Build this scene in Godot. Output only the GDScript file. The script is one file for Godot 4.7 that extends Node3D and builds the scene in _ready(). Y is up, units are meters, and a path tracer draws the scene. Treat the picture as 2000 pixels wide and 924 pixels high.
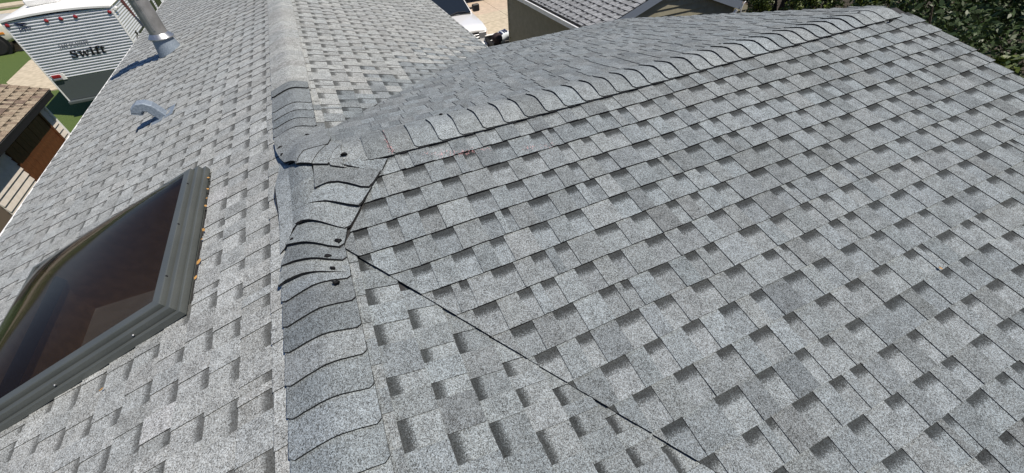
extends Node3D
# The roof frame: main ridge along z at x = 0, y = 0; the ground lies 4.1 m below the ridge.

const YAW := -0.38545548
const PITCH := -0.78008592
const ROLL := -0.06586496
const FOCAL := 771.879
const CAM := Vector3(0.348704, 1.237868, 0.0)
const P := 0.33928          # pitch of the main roof
const Q := 0.249213         # pitch of the cross roof, near slope
const QF := 0.261799        # far slope
const ZC := -2.061173       # cross ridge
const YC := 0.107607
const LX := 4.854           # gable end of the cross roof
const EXPO := 0.143         # shingle exposure
const GY := -4.1            # ground

var basis_cam: Basis
var M := {}
var rng := RandomNumberGenerator.new()
var wave := FastNoiseLite.new()
var taken := {}
const CUTS := [[0.105, 0.10, 0.09, 0.07, 0.13, 0.12, 0.085, 0.09, 0.11, 0.10], [0.12, 0.085, 0.10, 0.105, 0.085, 0.075, 0.135, 0.10, 0.10, 0.095], [0.09, 0.11, 0.13, 0.085, 0.035, 0.04, 0.11, 0.115, 0.095, 0.07, 0.05, 0.07], [0.16, 0.12, 0.09, 0.095, 0.12, 0.07, 0.085, 0.06, 0.10, 0.10]]

# ---------------------------------------------------------------- mesh helper
class Surf:
	var v := PackedVector3Array()
	var n := PackedVector3Array()
	var uv := PackedVector2Array()
	var c := PackedColorArray()

class MB:
	var s := {}
	func sf(m) -> Surf:
		if not s.has(m): s[m] = Surf.new()
		return s[m]
	func tri(m, a: Vector3, b: Vector3, c: Vector3, na: Vector3, nb: Vector3, nc: Vector3, ua := Vector2.ZERO, ub := Vector2.ZERO, uc := Vector2.ZERO, col := Color.WHITE) -> void:
		var f := sf(m)
		if (b - a).cross(c - a).dot(na + nb + nc) > 0.0:
			var t := b; b = c; c = t
			t = nb; nb = nc; nc = t
			var u := ub; ub = uc; uc = u
		f.v.append(a); f.v.append(b); f.v.append(c)
		f.n.append(na); f.n.append(nb); f.n.append(nc)
		f.uv.append(ua); f.uv.append(ub); f.uv.append(uc)
		f.c.append(col); f.c.append(col); f.c.append(col)
	func quad(m, a: Vector3, b: Vector3, c: Vector3, d: Vector3, n: Vector3, col := Color.WHITE, us := 1.0) -> void:
		var ax := (b - a).length(); var ay := (d - a).length()
		var u0 := Vector2(a.x + a.z, a.y) * 0.37
		tri(m, a, b, c, n, n, n, u0, u0 + Vector2(ax, 0) * us, u0 + Vector2(ax, ay) * us, col)
		tri(m, a, c, d, n, n, n, u0, u0 + Vector2(ax, ay) * us, u0 + Vector2(0, ay) * us, col)
	func box(m, lo: Vector3, hi: Vector3, ch := 0.0) -> void:
		# box with chamfered edges
		var c := (lo + hi) / 2.0; var h := (hi - lo) / 2.0
		for ax in 3:
			for sg in [-1.0, 1.0]:
				var n := Vector3.ZERO; n[ax] = sg
				var u := (ax + 1) % 3; var w := (ax + 2) % 3
				var pts := []
				for k in [[-1, -1], [1, -1], [1, 1], [-1, 1]]:
					var p := Vector3.ZERO
					p[ax] = sg * h[ax]; p[u] = k[0] * (h[u] - ch); p[w] = k[1] * (h[w] - ch)
					pts.append(c + p)
				quad(m, pts[0], pts[1], pts[2], pts[3], n)
		if ch > 0.0:
			for ax in 3:
				var u := (ax + 1) % 3; var w := (ax + 2) % 3
				for su in [-1.0, 1.0]:
					for sw in [-1.0, 1.0]:
						var n := Vector3.ZERO; n[u] = su; n[w] = sw; n = n.normalized()
						var a := Vector3.ZERO; a[ax] = -(h[ax] - ch); a[u] = su * h[u]; a[w] = sw * (h[w] - ch)
						var b := a; b[ax] = h[ax] - ch
						var d := Vector3.ZERO; d[ax] = -(h[ax] - ch); d[u] = su * (h[u] - ch); d[w] = sw * h[w]
						var e := d; e[ax] = h[ax] - ch
						quad(m, c + a, c + b, c + e, c + d, n)
			for sx in [-1.0, 1.0]:
				for sy in [-1.0, 1.0]:
					for sz in [-1.0, 1.0]:
						var n := Vector3(sx, sy, sz).normalized()
						tri(m, c + Vector3(sx * h.x, sy * (h.y - ch), sz * (h.z - ch)), c + Vector3(sx * (h.x - ch), sy * h.y, sz * (h.z - ch)), c + Vector3(sx * (h.x - ch), sy * (h.y - ch), sz * h.z), n, n, n)
	func plate(m, em, pts: PackedVector3Array, uvs: PackedVector2Array, n: Vector3, th: float, col := Color.WHITE, ecol := Color.WHITE) -> void:
		var k := pts.size()
		for i in range(1, k - 1):
			var fn := (pts[i] - pts[0]).cross(pts[i + 1] - pts[0])
			if fn.length() < 1e-10: continue
			fn = fn.normalized()
			if fn.dot(n) < 0: fn = -fn
			tri(m, pts[0], pts[i], pts[i + 1], fn, fn, fn, uvs[0], uvs[i], uvs[i + 1], col)
		var ctr := Vector3.ZERO
		for q in pts: ctr += q
		ctr /= k
		for i in k:
			var a := pts[i]; var b := pts[(i + 1) % k]
			if a.distance_to(b) < 1e-4: continue
			var en := (b - a).cross(n).normalized()
			if en.dot((a + b) / 2.0 - ctr) < 0: en = -en
			var ua := Vector2(a.x + a.z, a.y); var ub := Vector2(b.x + b.z, b.y)
			tri(em, a, b, b - n * th, en, en, en, ua, ub, ub + Vector2(0, th), ecol)
			tri(em, a, b - n * th, a - n * th, en, en, en, ua, ub + Vector2(0, th), ua + Vector2(0, th), ecol)
	func tube(m, path: PackedVector3Array, rad: PackedFloat32Array, seg := 14, cap_start := true, cap_end := true, sq := Vector2.ONE) -> void:
		var rings := []
		var norms := []
		var up := Vector3(0.13, 0.2, 0.97).normalized()
		for i in path.size():
			var t: Vector3
			if i == 0: t = path[1] - path[0]
			elif i == path.size() - 1: t = path[i] - path[i - 1]
			else: t = (path[i + 1] - path[i]).normalized() + (path[i] - path[i - 1]).normalized()
			t = t.normalized()
			var u := up.cross(t)
			if u.length() < 0.05: u = Vector3.RIGHT.cross(t)
			u = u.normalized(); var w := t.cross(u).normalized()
			var r := []; var nn := []
			for j in seg + 1:
				var an := TAU * j / seg
				var d := u * cos(an) * sq.x + w * sin(an) * sq.y
				r.append(path[i] + d * rad[i]); nn.append(d.normalized())
			rings.append(r); norms.append(nn)
		var run := 0.0
		for i in path.size() - 1:
			var st := path[i].distance_to(path[i + 1])
			var slope := 0.0
			if st > 1e-5: slope = (rad[i] - rad[i + 1]) / st
			var t2 := (path[i + 1] - path[i]).normalized()
			for j in seg:
				var n0: Vector3 = (norms[i][j] + t2 * slope).normalized(); var n1: Vector3 = (norms[i][j + 1] + t2 * slope).normalized()
				var n2: Vector3 = (norms[i + 1][j + 1] + t2 * slope).normalized(); var n3: Vector3 = (norms[i + 1][j] + t2 * slope).normalized()
				var u0 := float(j) / seg; var u1 := float(j + 1) / seg
				tri(m, rings[i][j], rings[i][j + 1], rings[i + 1][j + 1], n0, n1, n2, Vector2(u0, run), Vector2(u1, run), Vector2(u1, run + st))
				tri(m, rings[i][j], rings[i + 1][j + 1], rings[i + 1][j], n0, n2, n3, Vector2(u0, run), Vector2(u1, run + st), Vector2(u0, run + st))
			run += st
		for e in 2:
			if (e == 0 and not cap_start) or (e == 1 and not cap_end): continue
			var i := 0 if e == 0 else path.size() - 1
			var n := (path[0] - path[1]).normalized() if e == 0 else (path[i] - path[i - 1]).normalized()
			for j in seg: tri(m, path[i], rings[i][j], rings[i][j + 1], n, n, n)
	func loft(m, secs: Array, cap := true) -> void:
		# secs: arrays of Vector3 rings with equal count; smooth normals
		var k: int = secs[0].size()
		var nr := []
		for i in secs.size():
			var row := []
			for j in k:
				var a: Vector3 = secs[max(i - 1, 0)][j]; var b: Vector3 = secs[min(i + 1, secs.size() - 1)][j]
				var c: Vector3 = secs[i][(j + k - 1) % k]; var d: Vector3 = secs[i][(j + 1) % k]
				var nn := (b - a).cross(d - c)
				var ctr := Vector3.ZERO
				for q in secs[i]: ctr += q
				ctr /= k
				if nn.dot(secs[i][j] - ctr) < 0: nn = -nn
				row.append(nn.normalized())
			nr.append(row)
		for i in secs.size() - 1:
			for j in k:
				var j2 := (j + 1) % k
				tri(m, secs[i][j], secs[i][j2], secs[i + 1][j2], nr[i][j], nr[i][j2], nr[i + 1][j2])
				tri(m, secs[i][j], secs[i + 1][j2], secs[i + 1][j], nr[i][j], nr[i + 1][j2], nr[i + 1][j])
		if cap:
			for e in 2:
				var i := 0 if e == 0 else secs.size() - 1
				var ctr := Vector3.ZERO
				for q in secs[i]: ctr += q
				ctr /= k
				var o := 1 if e == 0 else i - 1
				var c2 := Vector3.ZERO
				for q in secs[o]: c2 += q
				c2 /= k
				var n := (ctr - c2).normalized()
				for j in k: tri(m, ctr, secs[i][j], secs[i][(j + 1) % k], n, n, n)
	func mesh() -> ArrayMesh:
		var am := ArrayMesh.new()
		for m in s:
			var f: Surf = s[m]
			if f.v.is_empty(): continue
			var a := []; a.resize(Mesh.ARRAY_MAX)
			a[Mesh.ARRAY_VERTEX] = f.v; a[Mesh.ARRAY_NORMAL] = f.n; a[Mesh.ARRAY_TEX_UV] = f.uv; a[Mesh.ARRAY_COLOR] = f.c
			am.add_surface_from_arrays(Mesh.PRIMITIVE_TRIANGLES, a)
			am.surface_set_material(am.get_surface_count() - 1, m)
		return am

func obj(called: String, mb: MB, parent: Node = null, label := "") -> MeshInstance3D:
	var o := MeshInstance3D.new()
	o.name = called
	o.mesh = mb.mesh()
	if parent == null: parent = self
	if parent == self: o.name = numbered(called)
	parent.add_child(o, true)
	if label != "": o.set_meta("label", label)
	return o
func numbered(called: String) -> String:
	var k: int = taken.get(called, 0)
	taken[called] = k + 1
	return called if k == 0 else "%s_%03d" % [called, k]
func tag(o: Node, label: String, category: String, group := "") -> Node:
	o.set_meta("label", label); o.set_meta("category", category)
	if group != "": o.set_meta("group", group)
	return o
func thing(called: String, label: String, category: String, at := Vector3.ZERO, group := "") -> Node3D:
	var o := Node3D.new()
	o.name = numbered(called)
	add_child(o)
	o.position = at
	tag(o, label, category, group)
	return o
func struct(called: String, mb: MB) -> MeshInstance3D:
	var o := obj(called, mb)
	o.set_meta("kind", "structure")
	return o

# ---------------------------------------------------------------- pixels to directions
func ray(u: float, v: float) -> Vector3:
	return basis_cam * Vector3((u - 1000.0) / FOCAL, -(v - 462.0) / FOCAL, -1.0)
func on_plane(u: float, v: float, n: Vector3, at: Vector3) -> Vector3:
	var d := ray(u, v)
	return CAM + d * (n.dot(at - CAM) / n.dot(d))
func to_px(p: Vector3) -> Vector3:
	var l := basis_cam.transposed() * (p - CAM)
	if l.z > -0.01: return Vector3(-1e5, -1e5, 0)
	return Vector3(1000.0 + FOCAL * l.x / -l.z, 462.0 - FOCAL * l.y / -l.z, -l.z)
func main_y(x: float) -> float:
	return -tan(P) * (sqrt(x * x + 0.0016) - 0.04)
func cross_y(x: float, z: float) -> float:
	var d := z - ZC
	var t := tan(Q) if d > 0 else tan(QF)
	return YC + 0.004 - t * (sqrt(d * d + 0.0016) - 0.04) - 0.62 * (sqrt(pow(x - 0.02, 2.0) + 0.0006) - (x - 0.02)) * 0.5
func roof_y(x: float, z: float) -> float:
	var a := main_y(x); var b := cross_y(x, z)
	var k := 0.03
	var h := clampf(0.5 + 0.5 * (a - b) / k, 0.0, 1.0)
	return lerpf(b, a, h) + k * h * (1.0 - h)
func on_roof(u: float, v: float, lift := 0.0) -> Vector3:
	var d := ray(u, v)
	var t := 0.5
	while t < 14.0:
		var p := CAM + d * t
		if p.y < roof_y(p.x, p.z) + lift: break
		t += 0.02
	var lo := t - 0.02; var hi := t
	for i in 14:
		var md := (lo + hi) / 2.0
		var p := CAM + d * md
		if p.y < roof_y(p.x, p.z) + lift: hi = md
		else: lo = md
	return CAM + d * hi

# ---------------------------------------------------------------- materials
func mat(color: Color, rough := 0.8, metal := 0.0, spec := 0.4) -> StandardMaterial3D:
	var m := StandardMaterial3D.new()
	m.albedo_color = color.linear_to_srgb()
	m.roughness = rough; m.metallic = metal; m.metallic_specular = spec
	return m
func noise_tex(freq: float, lo: Color, hi: Color, seed_: int, size := 512, oct := 4) -> NoiseTexture2D:
	var t := NoiseTexture2D.new()
	var n := FastNoiseLite.new()
	n.seed = seed_; n.frequency = freq; n.fractal_octaves = oct
	t.noise = n; t.width = size; t.height = size; t.seamless = true
	var g := Gradient.new()
	g.set_color(0, lo.linear_to_srgb()); g.set_color(1, hi.linear_to_srgb())
	g.set_offset(0, 0.25); g.set_offset(1, 0.75)
	t.color_ramp = g
	return t
func noisy(lo: Color, hi: Color, freq: float, scale: float, rough: float, seed_: int, metal := 0.0, spec := 0.4) -> StandardMaterial3D:
	var m := mat(Color.WHITE, rough, metal, spec)
	m.albedo_texture = noise_tex(freq, lo, hi, seed_)
	m.uv1_triplanar = true; m.uv1_world_triplanar = true
	m.uv1_scale = Vector3.ONE * scale
	return m
func to8(l: float) -> int:
	l = clampf(l, 0.0, 1.0)
	var s := 12.92 * l if l < 0.0031308 else 1.055 * pow(l, 1.0 / 2.4) - 0.055
	return int(s * 255.0 + 0.5)
# mineral granules: each pixel about a millimetre; band > 0 adds the dark printed strip of the backing layer
func granules(w: int, h: int, seed_: int, band: float, tint: bool, dark := 0.092) -> Image:
	var r := RandomNumberGenerator.new(); r.seed = seed_
	var lut := PackedByteArray(); lut.resize(1024)
	for i in 1024: lut[i] = to8(i / 1023.0)
	var hw := w / 2; var hh := h / 2
	var half := PackedFloat32Array(); half.resize(hw * hh)
	for i in half.size(): half[i] = r.randf()
	var qw := w / 4; var qh := h / 4
	var quar := PackedFloat32Array(); quar.resize(qw * qh)
	for i in quar.size(): quar[i] = r.randf()
	var n := FastNoiseLite.new(); n.seed = seed_; n.frequency = 0.012; n.fractal_octaves = 3
	var coarse := PackedFloat32Array(); coarse.resize(qw * qh)
	for y in qh:
		for x in qw: coarse[y * qw + x] = n.get_noise_2d(x * 4, y * 4)
	var data := PackedByteArray(); data.resize(w * h * 3)
	var k := 0
	for y in h:
		for x in w:
			var a := r.randf()
			var q := (y >> 2) * qw + (x >> 2)
			var v := 0.32 * a + 0.44 * half[(y >> 1) * hw + (x >> 1)] + 0.24 * quar[q] - 0.5
			var l := 0.40 + v * 1.17 + coarse[q] * 0.09
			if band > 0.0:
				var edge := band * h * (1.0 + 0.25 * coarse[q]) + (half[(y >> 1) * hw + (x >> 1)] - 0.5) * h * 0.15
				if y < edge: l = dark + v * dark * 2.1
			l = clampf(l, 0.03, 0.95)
			var b := (quar[q] - 0.5) * 0.05 if tint else 0.0
			data[k] = lut[int(clampf(l * (1.0 - b), 0.0, 1.0) * 1023.0)]
			data[k + 1] = lut[int(l * 1023.0)]
			data[k + 2] = lut[int(clampf(l * (1.0 + b), 0.0, 1.0) * 1023.0)]
			k += 3
	return Image.create_from_data(w, h, false, Image.FORMAT_RGB8, data)
func granule_mat(img: Image, bump: Texture2D) -> StandardMaterial3D:
	var m := mat(Color.WHITE, 0.95, 0.0, 0.25)
	m.albedo_texture = ImageTexture.create_from_image(img)
	m.vertex_color_use_as_albedo = true
	if bump:
		m.normal_enabled = true; m.normal_texture = bump; m.normal_scale = 0.7
	return m

func make_materials() -> void:
	var gi := granules(1024, 1024, 11, 0.0, true)
	var bi := granules(2048, 208, 12, 0.225, true)
	var bump := gi.duplicate() as Image
	bump.bump_map_to_normal_map(2.2)
	M.gran = granule_mat(gi, ImageTexture.create_from_image(bump))
	M.band = granule_mat(bi, null)
	M.band_old = granule_mat(granules(2048, 208, 15, 0.25, true, 0.14), null)
	M.core = mat(Color(0.028, 0.028, 0.029), 1.0, 0.0, 0.05)      # cut edges: black asphalt
	M.felt = noisy(Color(0.03, 0.03, 0.032), Color(0.05, 0.05, 0.052), 0.05, 0.5, 0.9, 3)
	M.white = noisy(Color(0.74, 0.74, 0.73), Color(0.82, 0.82, 0.81), 0.02, 0.7, 0.45, 4)
	M.galv = noisy(Color(0.36, 0.37, 0.38), Color(0.52, 0.53, 0.54), 0.03, 2.0, 0.38, 5, 0.85)
	M.galv_old = noisy(Color(0.26, 0.255, 0.25), Color(0.38, 0.37, 0.36), 0.012, 1.0, 0.5, 6, 0.6)
	M.bluegalv = noisy(Color(0.20, 0.245, 0.30), Color(0.31, 0.36, 0.42), 0.03, 3.0, 0.55, 7, 0.3)
	M.frame = noisy(Color(0.100, 0.110, 0.107), Color(0.118, 0.128, 0.123), 0.008, 0.6, 0.38, 8, 0.3)
	M.tar = mat(Color(0.012, 0.012, 0.013), 0.75, 0.0, 0.25)
	M.rubber = mat(Color(0.02, 0.02, 0.021), 0.75)
	M.grass = noisy(Color(0.025, 0.055, 0.010), Color(0.16, 0.20, 0.06), 0.10, 1.1, 0.95, 9)
	M.concrete = noisy(Color(0.44, 0.38, 0.28), Color(0.55, 0.475, 0.36), 0.02, 0.35, 0.9, 10)
	M.concrete2 = noisy(Color(0.47, 0.38, 0.29), Color(0.56, 0.45, 0.345), 0.02, 0.35, 0.9, 13)
	M.joint = mat(Color(0.12, 0.10, 0.07), 0.95)
	M.soil = noisy(Color(0.03, 0.025, 0.018), Color(0.06, 0.05, 0.035), 0.03, 0.6, 0.95, 14)
	M.olive = noisy(Color(0.215, 0.20, 0.145), Color(0.25, 0.235, 0.175), 0.02, 0.5, 0.7, 15)
	M.cream = noisy(Color(0.56, 0.51, 0.45), Color(0.64, 0.59, 0.53), 0.02, 0.6, 0.65, 16)
	M.blackwood = mat(Color(0.008, 0.008, 0.010), 0.7)
	M.fascia = mat(Color(0.17, 0.20, 0.25), 0.6)
	M.darkwood = mat(Color(0.16, 0.12, 0.09), 0.8)
	M.wood = noisy(Color(0.055, 0.020, 0.008), Color(0.13, 0.05, 0.02), 0.02, 1.0, 0.5, 17)
	M.wood.uv1_scale = Vector3(6, 0.7, 6)
	M.pine = noisy(Color(0.36, 0.235, 0.13), Color(0.48, 0.32, 0.185), 0.02, 1.0, 0.6, 18)
	M.alu = noisy(Color(0.60, 0.62, 0.65), Color(0.68, 0.70, 0.73), 0.015, 0.4, 0.38, 19, 0.25)
	M.roofwhite = noisy(Color(0.72, 0.72, 0.70), Color(0.80, 0.80, 0.78), 0.02, 0.4, 0.6, 20)
	M.greypanel = mat(Color(0.085, 0.10, 0.105), 0.35)
	M.red = mat(Color(0.26, 0.010, 0.016), 0.3); M.red.clearcoat_enabled = true
	M.lensgrey = mat(Color(0.25, 0.25, 0.28), 0.3)
	M.amber = mat(Color(0.6, 0.22, 0.03), 0.3)
	M.black = mat(Color(0.012, 0.012, 0.014), 0.5)
	M.blackgloss = mat(Color(0.012, 0.013, 0.016), 0.15, 0.0, 0.5)
	M.maroon = mat(Color(0.10, 0.02, 0.035), 0.4)
	M.navy = mat(Color(0.03, 0.04, 0.09), 0.4)
	M.greytext = mat(Color(0.16, 0.17, 0.20), 0.4)
	M.carwhite = mat(Color(0.80, 0.80, 0.80), 0.25, 0.0, 0.5); M.carwhite.clearcoat_enabled = true; M.carwhite.clearcoat_roughness = 0.05
	M.carcream = mat(Color(0.62, 0.59, 0.50), 0.3); M.carcream.clearcoat_enabled = true
	M.carblack = mat(Color(0.012, 0.013, 0.017), 0.2); M.carblack.clearcoat_enabled = true
	M.glass = mat(Color(0.015, 0.02, 0.028), 0.04, 0.0, 0.5)
	M.chrome = mat(Color(0.62, 0.63, 0.65), 0.15, 1.0)
	M.headlamp = mat(Color(0.45, 0.46, 0.48), 0.12, 0.6)
	M.trunk = noisy(Color(0.05, 0.038, 0.028), Color(0.10, 0.08, 0.06), 0.03, 2.0, 0.9, 21)
	M.leaf = noisy(Color(0.026, 0.048, 0.012), Color(0.050, 0.080, 0.020), 0.05, 0.6, 0.5, 31)
	M.leaf.backlight_enabled = true; M.leaf.backlight = Color(0.02, 0.04, 0.008)
	M.sunlit_leaf = noisy(Color(0.06, 0.09, 0.016), Color(0.11, 0.14, 0.028), 0.05, 0.6, 0.5, 32)   # lighter yellow green leaf copy, sunlight put into the colour
	M.sunlit_leaf.backlight_enabled = true; M.sunlit_leaf.backlight = Color(0.04, 0.07, 0.01)
	M.dome = mat(Color(0.012, 0.010, 0.011), 0.06, 0.0, 0.2)
	M.dome.transparency = BaseMaterial3D.TRANSPARENCY_ALPHA
	M.dome.albedo_color.a = 0.54
	M.dryleaf = mat(Color(0.45, 0.25, 0.08), 0.8)
	M.chalk = mat(Color(0.62, 0.33, 0.33), 0.95)
	M.paper = mat(Color(0.66, 0.72, 0.78), 0.6)
	M.plum = mat(Color(0.035, 0.025, 0.03), 0.8)

# ---------------------------------------------------------------- shingled slopes
func clip(poly: PackedVector2Array, hp: Vector3) -> PackedVector2Array:
	# keep hp.x*a + hp.y*s <= hp.z
	var out := PackedVector2Array()
	var k := poly.size()
	for i in k:
		var p := poly[i]; var q := poly[(i + 1) % k]
		var dp := hp.x * p.x + hp.y * p.y - hp.z; var dq := hp.x * q.x + hp.y * q.y - hp.z
		if dp <= 0: out.append(p)
		if (dp < 0 and dq > 0) or (dp > 0 and dq < 0):
			out.append(p.lerp(q, dp / (dp - dq)))
	return out
func area(poly: PackedVector2Array) -> float:
	var s := 0.0
	for i in poly.size():
		var p := poly[i]; var q := poly[(i + 1) % poly.size()]
		s += p.x * q.y - p.y * q.x
	return absf(s) / 2.0

# slope: o, a, s, n (Vector3), a0, a1, s0 (first butt), s1 (eave), clips, hole (Rect2 or null), tone (Callable(a, s, rng) -> Color)
func sp(sl: Dictionary, a: float, s: float, h: float) -> Vector3:
	var wv: float = wave.get_noise_2d(a * 55.0 + sl.seed * 300.0, s * 55.0) * sl.get("wavy", 0.005)
	var up := 0.0
	if sl.has("lap"): up = 0.0085 * exp(-maxf(0.0, (a * tan(P) + YC - s * sin(Q)) / 0.42) / 0.07)   # courses ride up where they lap over the valley
	return sl.o + sl.a * a + sl.s * s + sl.n * (h + wv + sl.lift + up)
func butt(sl: Dictionary, k: int, a: float) -> float:
	if k < 0: return maxf(0.0, sl.s0 + k * EXPO)
	return sl.s0 + k * EXPO + wave.get_noise_2d(a * 90.0, k * 37.0 + sl.seed * 111.0) * 0.006
func add_piece(mb: MB, sl: Dictionary, k: int, a0: float, a1: float, sk0: float, sk1: float, tab: bool, tone: Color, off: Vector2) -> bool:
	var poly := PackedVector2Array([Vector2(a0 + sk0 * 0.0, butt(sl, k - 1, a0) - 0.012), Vector2(a1, butt(sl, k - 1, a1) - 0.012), Vector2(a1 + sk1, butt(sl, k, a1)), Vector2(a0 + sk0, butt(sl, k, a0))])
	for c in sl.clips:
		poly = clip(poly, c)
		if poly.size() < 3: return false
	if area(poly) < 1e-5: return false
	var pts := PackedVector3Array(); var uvs := PackedVector2Array()
	var lift2 := rng.randf_range(0.0, 0.0015) if tab else 0.0
	for p in poly:
		var sp0 := butt(sl, k - 1, p.x)
		var f := (p.y - sp0) / EXPO
		var h := 0.0105 * f + (0.0032 + lift2 * f if tab else 0.0)
		pts.append(sp(sl, p.x, p.y, h))
		if tab: uvs.append((p + off) * Vector2(1.0, 1.0))
		else: uvs.append(Vector2((p.x + off.x) / 2.0, clampf((p.y - sp0) / 0.2 + 0.03, 0.0, 0.98)))
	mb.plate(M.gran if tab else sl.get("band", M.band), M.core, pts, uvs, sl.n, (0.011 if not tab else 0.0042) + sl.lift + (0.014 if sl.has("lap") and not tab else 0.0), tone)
	return true
func sheets_of(sl: Dictionary) -> Array:
	var list := []
	var k := 0
	while sl.s0 + (k - 1) * EXPO < sl.s1 - 0.02:
		var a: float = sl.a0 - fposmod(k * 0.163 + sl.seed * 0.31, 1.0) + rng.randf_range(-0.012, 0.012)
		while a < sl.a1:
			var e := a + 1.0
			var mid := (maxf(a, sl.a0) + minf(e, sl.a1)) / 2.0
			var c: Vector3 = sl.o + sl.a * mid + sl.s * (sl.s0 + (k - 0.5) * EXPO)
			list.append({"sl": sl, "k": k, "a0": maxf(a, sl.a0), "a1": minf(e, sl.a1), "c": c, "org": a, "seed": rng.randi()})
			a = e
		k += 1
	return list
func cut_hole(sh: Dictionary) -> Array:
	var sl: Dictionary = sh.sl
	var spans := [[sh.a0, sh.a1]]
	if sl.has("hole"):
		var hr: Rect2 = sl.hole
		var st: float = sl.s0 + (sh.k - 1) * EXPO
		if st + EXPO > hr.position.y and st < hr.end.y:
			spans = []
			if sh.a0 < hr.position.x: spans.append([sh.a0, minf(sh.a1, hr.position.x)])
			if sh.a1 > hr.end.x: spans.append([maxf(sh.a0, hr.end.x), sh.a1])
	return spans
# build one sheet: as part "shingle" with tabs below it, or into a joined mesh
func build_sheet(sh: Dictionary, parent: Node, joined: MB) -> void:
	rng.seed = sh.seed
	var sl: Dictionary = sh.sl
	for span in cut_hole(sh):
		if span[1] - span[0] < 0.01: continue
		var base := MB.new() if joined == null else joined
		var tone: Color = sl.tone.call((span[0] + span[1]) / 2.0, sl.s0 + (sh.k - 0.5) * EXPO, rng)
		var ok := false
		var uo := Vector2(rng.randf() * 2.0, 0)
		var ns := maxi(1, int(ceil((span[1] - span[0]) / 0.15)))
		for i in ns:
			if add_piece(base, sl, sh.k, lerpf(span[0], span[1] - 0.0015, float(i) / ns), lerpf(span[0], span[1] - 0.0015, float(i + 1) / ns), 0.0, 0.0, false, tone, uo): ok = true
		if not ok: continue
		var node: Node = null
		if joined == null: node = obj("shingle", base, parent)
		# tab cuts repeat from sheet to sheet, a few patterns
		var pat: Array = CUTS[rng.randi() % CUTS.size()]
		var a: float = sh.org
		for i in range(0, pat.size(), 2):
			var w: float = pat[i] + rng.randf_range(-0.006, 0.006)
			var t0 := maxf(a, span[0]); var t1 := minf(a + w, span[1] - 0.0015)
			if t1 - t0 > 0.012:
				var tm := MB.new() if joined == null else joined
				var tt: Color = sl.tone.call((t0 + t1) / 2.0, sl.s0 + (sh.k - 0.5) * EXPO, rng)
				var made := add_piece(tm, sl, sh.k, t0, t1, rng.randf_range(-0.002, 0.002), rng.randf_range(-0.002, 0.002), true, tt, Vector2(rng.randf(), rng.randf()))
				if made and joined == null: obj("tab", tm, node)
			a += pat[i] + pat[i + 1]
func on_screen(p: Vector3) -> bool:
	var q := to_px(p)
	return q.z > 0 and q.x > -60 and q.x < 2060 and q.y > -40 and q.y < 970
func view_size(sh: Dictionary) -> float:
	var d: Vector3 = sh.c - CAM
	var sl: Dictionary = sh.sl
	if not on_screen(sh.c) and not on_screen(sl.o + sl.a * (sh.a0 + 0.1) + sl.s * (sl.s0 + (sh.k - 0.5) * EXPO)) and not on_screen(sl.o + sl.a * (sh.a1 - 0.1) + sl.s * (sl.s0 + (sh.k - 0.5) * EXPO)): return 0.0
	var p := Vector2(0, sl.s0 + (sh.k - 0.5) * EXPO); p.x = (sh.a0 + sh.a1) / 2.0
	for c in sl.clips:
		if c.x * p.x + c.y * p.y > c.z + 0.45 * absf(c.x): return 0.0
	return absf(d.normalized().dot(sl.n)) / d.length_squared() * (sh.a1 - sh.a0)
func lay(slopes: Array, parent: Node, most: int) -> void:
	var all := []
	for sl in slopes: all.append_array(sheets_of(sl))
	for sh in all: sh.size = view_size(sh)
	all.sort_custom(func(p, q): return p.size > q.size)
	var rest := MB.new()
	for i in all.size():
		if i < most and (all[i].size > 0.0 or most >= all.size()): build_sheet(all[i], parent, null)
		else: build_sheet(all[i], parent, rest)
	if not rest.s.is_empty():
		var o := obj("shingle_courses", rest, parent)
		o.set_meta("kind", "stuff")

func tone_old(a: float, s: float, r: RandomNumberGenerator) -> Color:
	var t := r.randf_range(0.76, 0.96)
	if r.randf() < 0.2: t *= 1.08
	var g := r.randf_range(-0.012, 0.012)
	return Color(t * (0.945 + g), t * 0.98, t * (0.962 - g))
func tone_new(a: float, s: float, r: RandomNumberGenerator) -> Color:
	var t := r.randf_range(0.49, 0.64)
	if r.randf() < 0.2: t *= 0.84
	var g := r.randf_range(-0.006, 0.026)
	return Color(t * (0.92 - g), t * 1.0, t * (1.028 + g))
func tone_right(a: float, s: float, r: RandomNumberGenerator) -> Color:
	# renewed shingles lie around the valleys, old bleached ones farther off
	var va := -ZC + (YC + s * sin(P)) / tan(QF)
	if a < va: return tone_new(a, s, r)
	var d := a - va + r.randf_range(-0.35, 0.35)
	return tone_new(a, s, r) * 1.04 if d < 0.42 else tone_old(a, s, r) * 0.90
func tone_tan(a: float, s: float, r: RandomNumberGenerator) -> Color:
	var k := r.randf()
	if k < 0.55: return Color(0.84, 0.69, 0.51) * r.randf_range(0.85, 1.0)
	if k < 0.8: return Color(0.68, 0.53, 0.39) * r.randf_range(0.85, 1.1)
	return Color(0.44, 0.33, 0.26) * r.randf_range(0.85, 1.1)
func tone_pale(a: float, s: float, r: RandomNumberGenerator) -> Color:
	var t := r.randf_range(0.62, 0.88)
	return Color(t * 0.98, t, t * 1.02)

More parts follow.
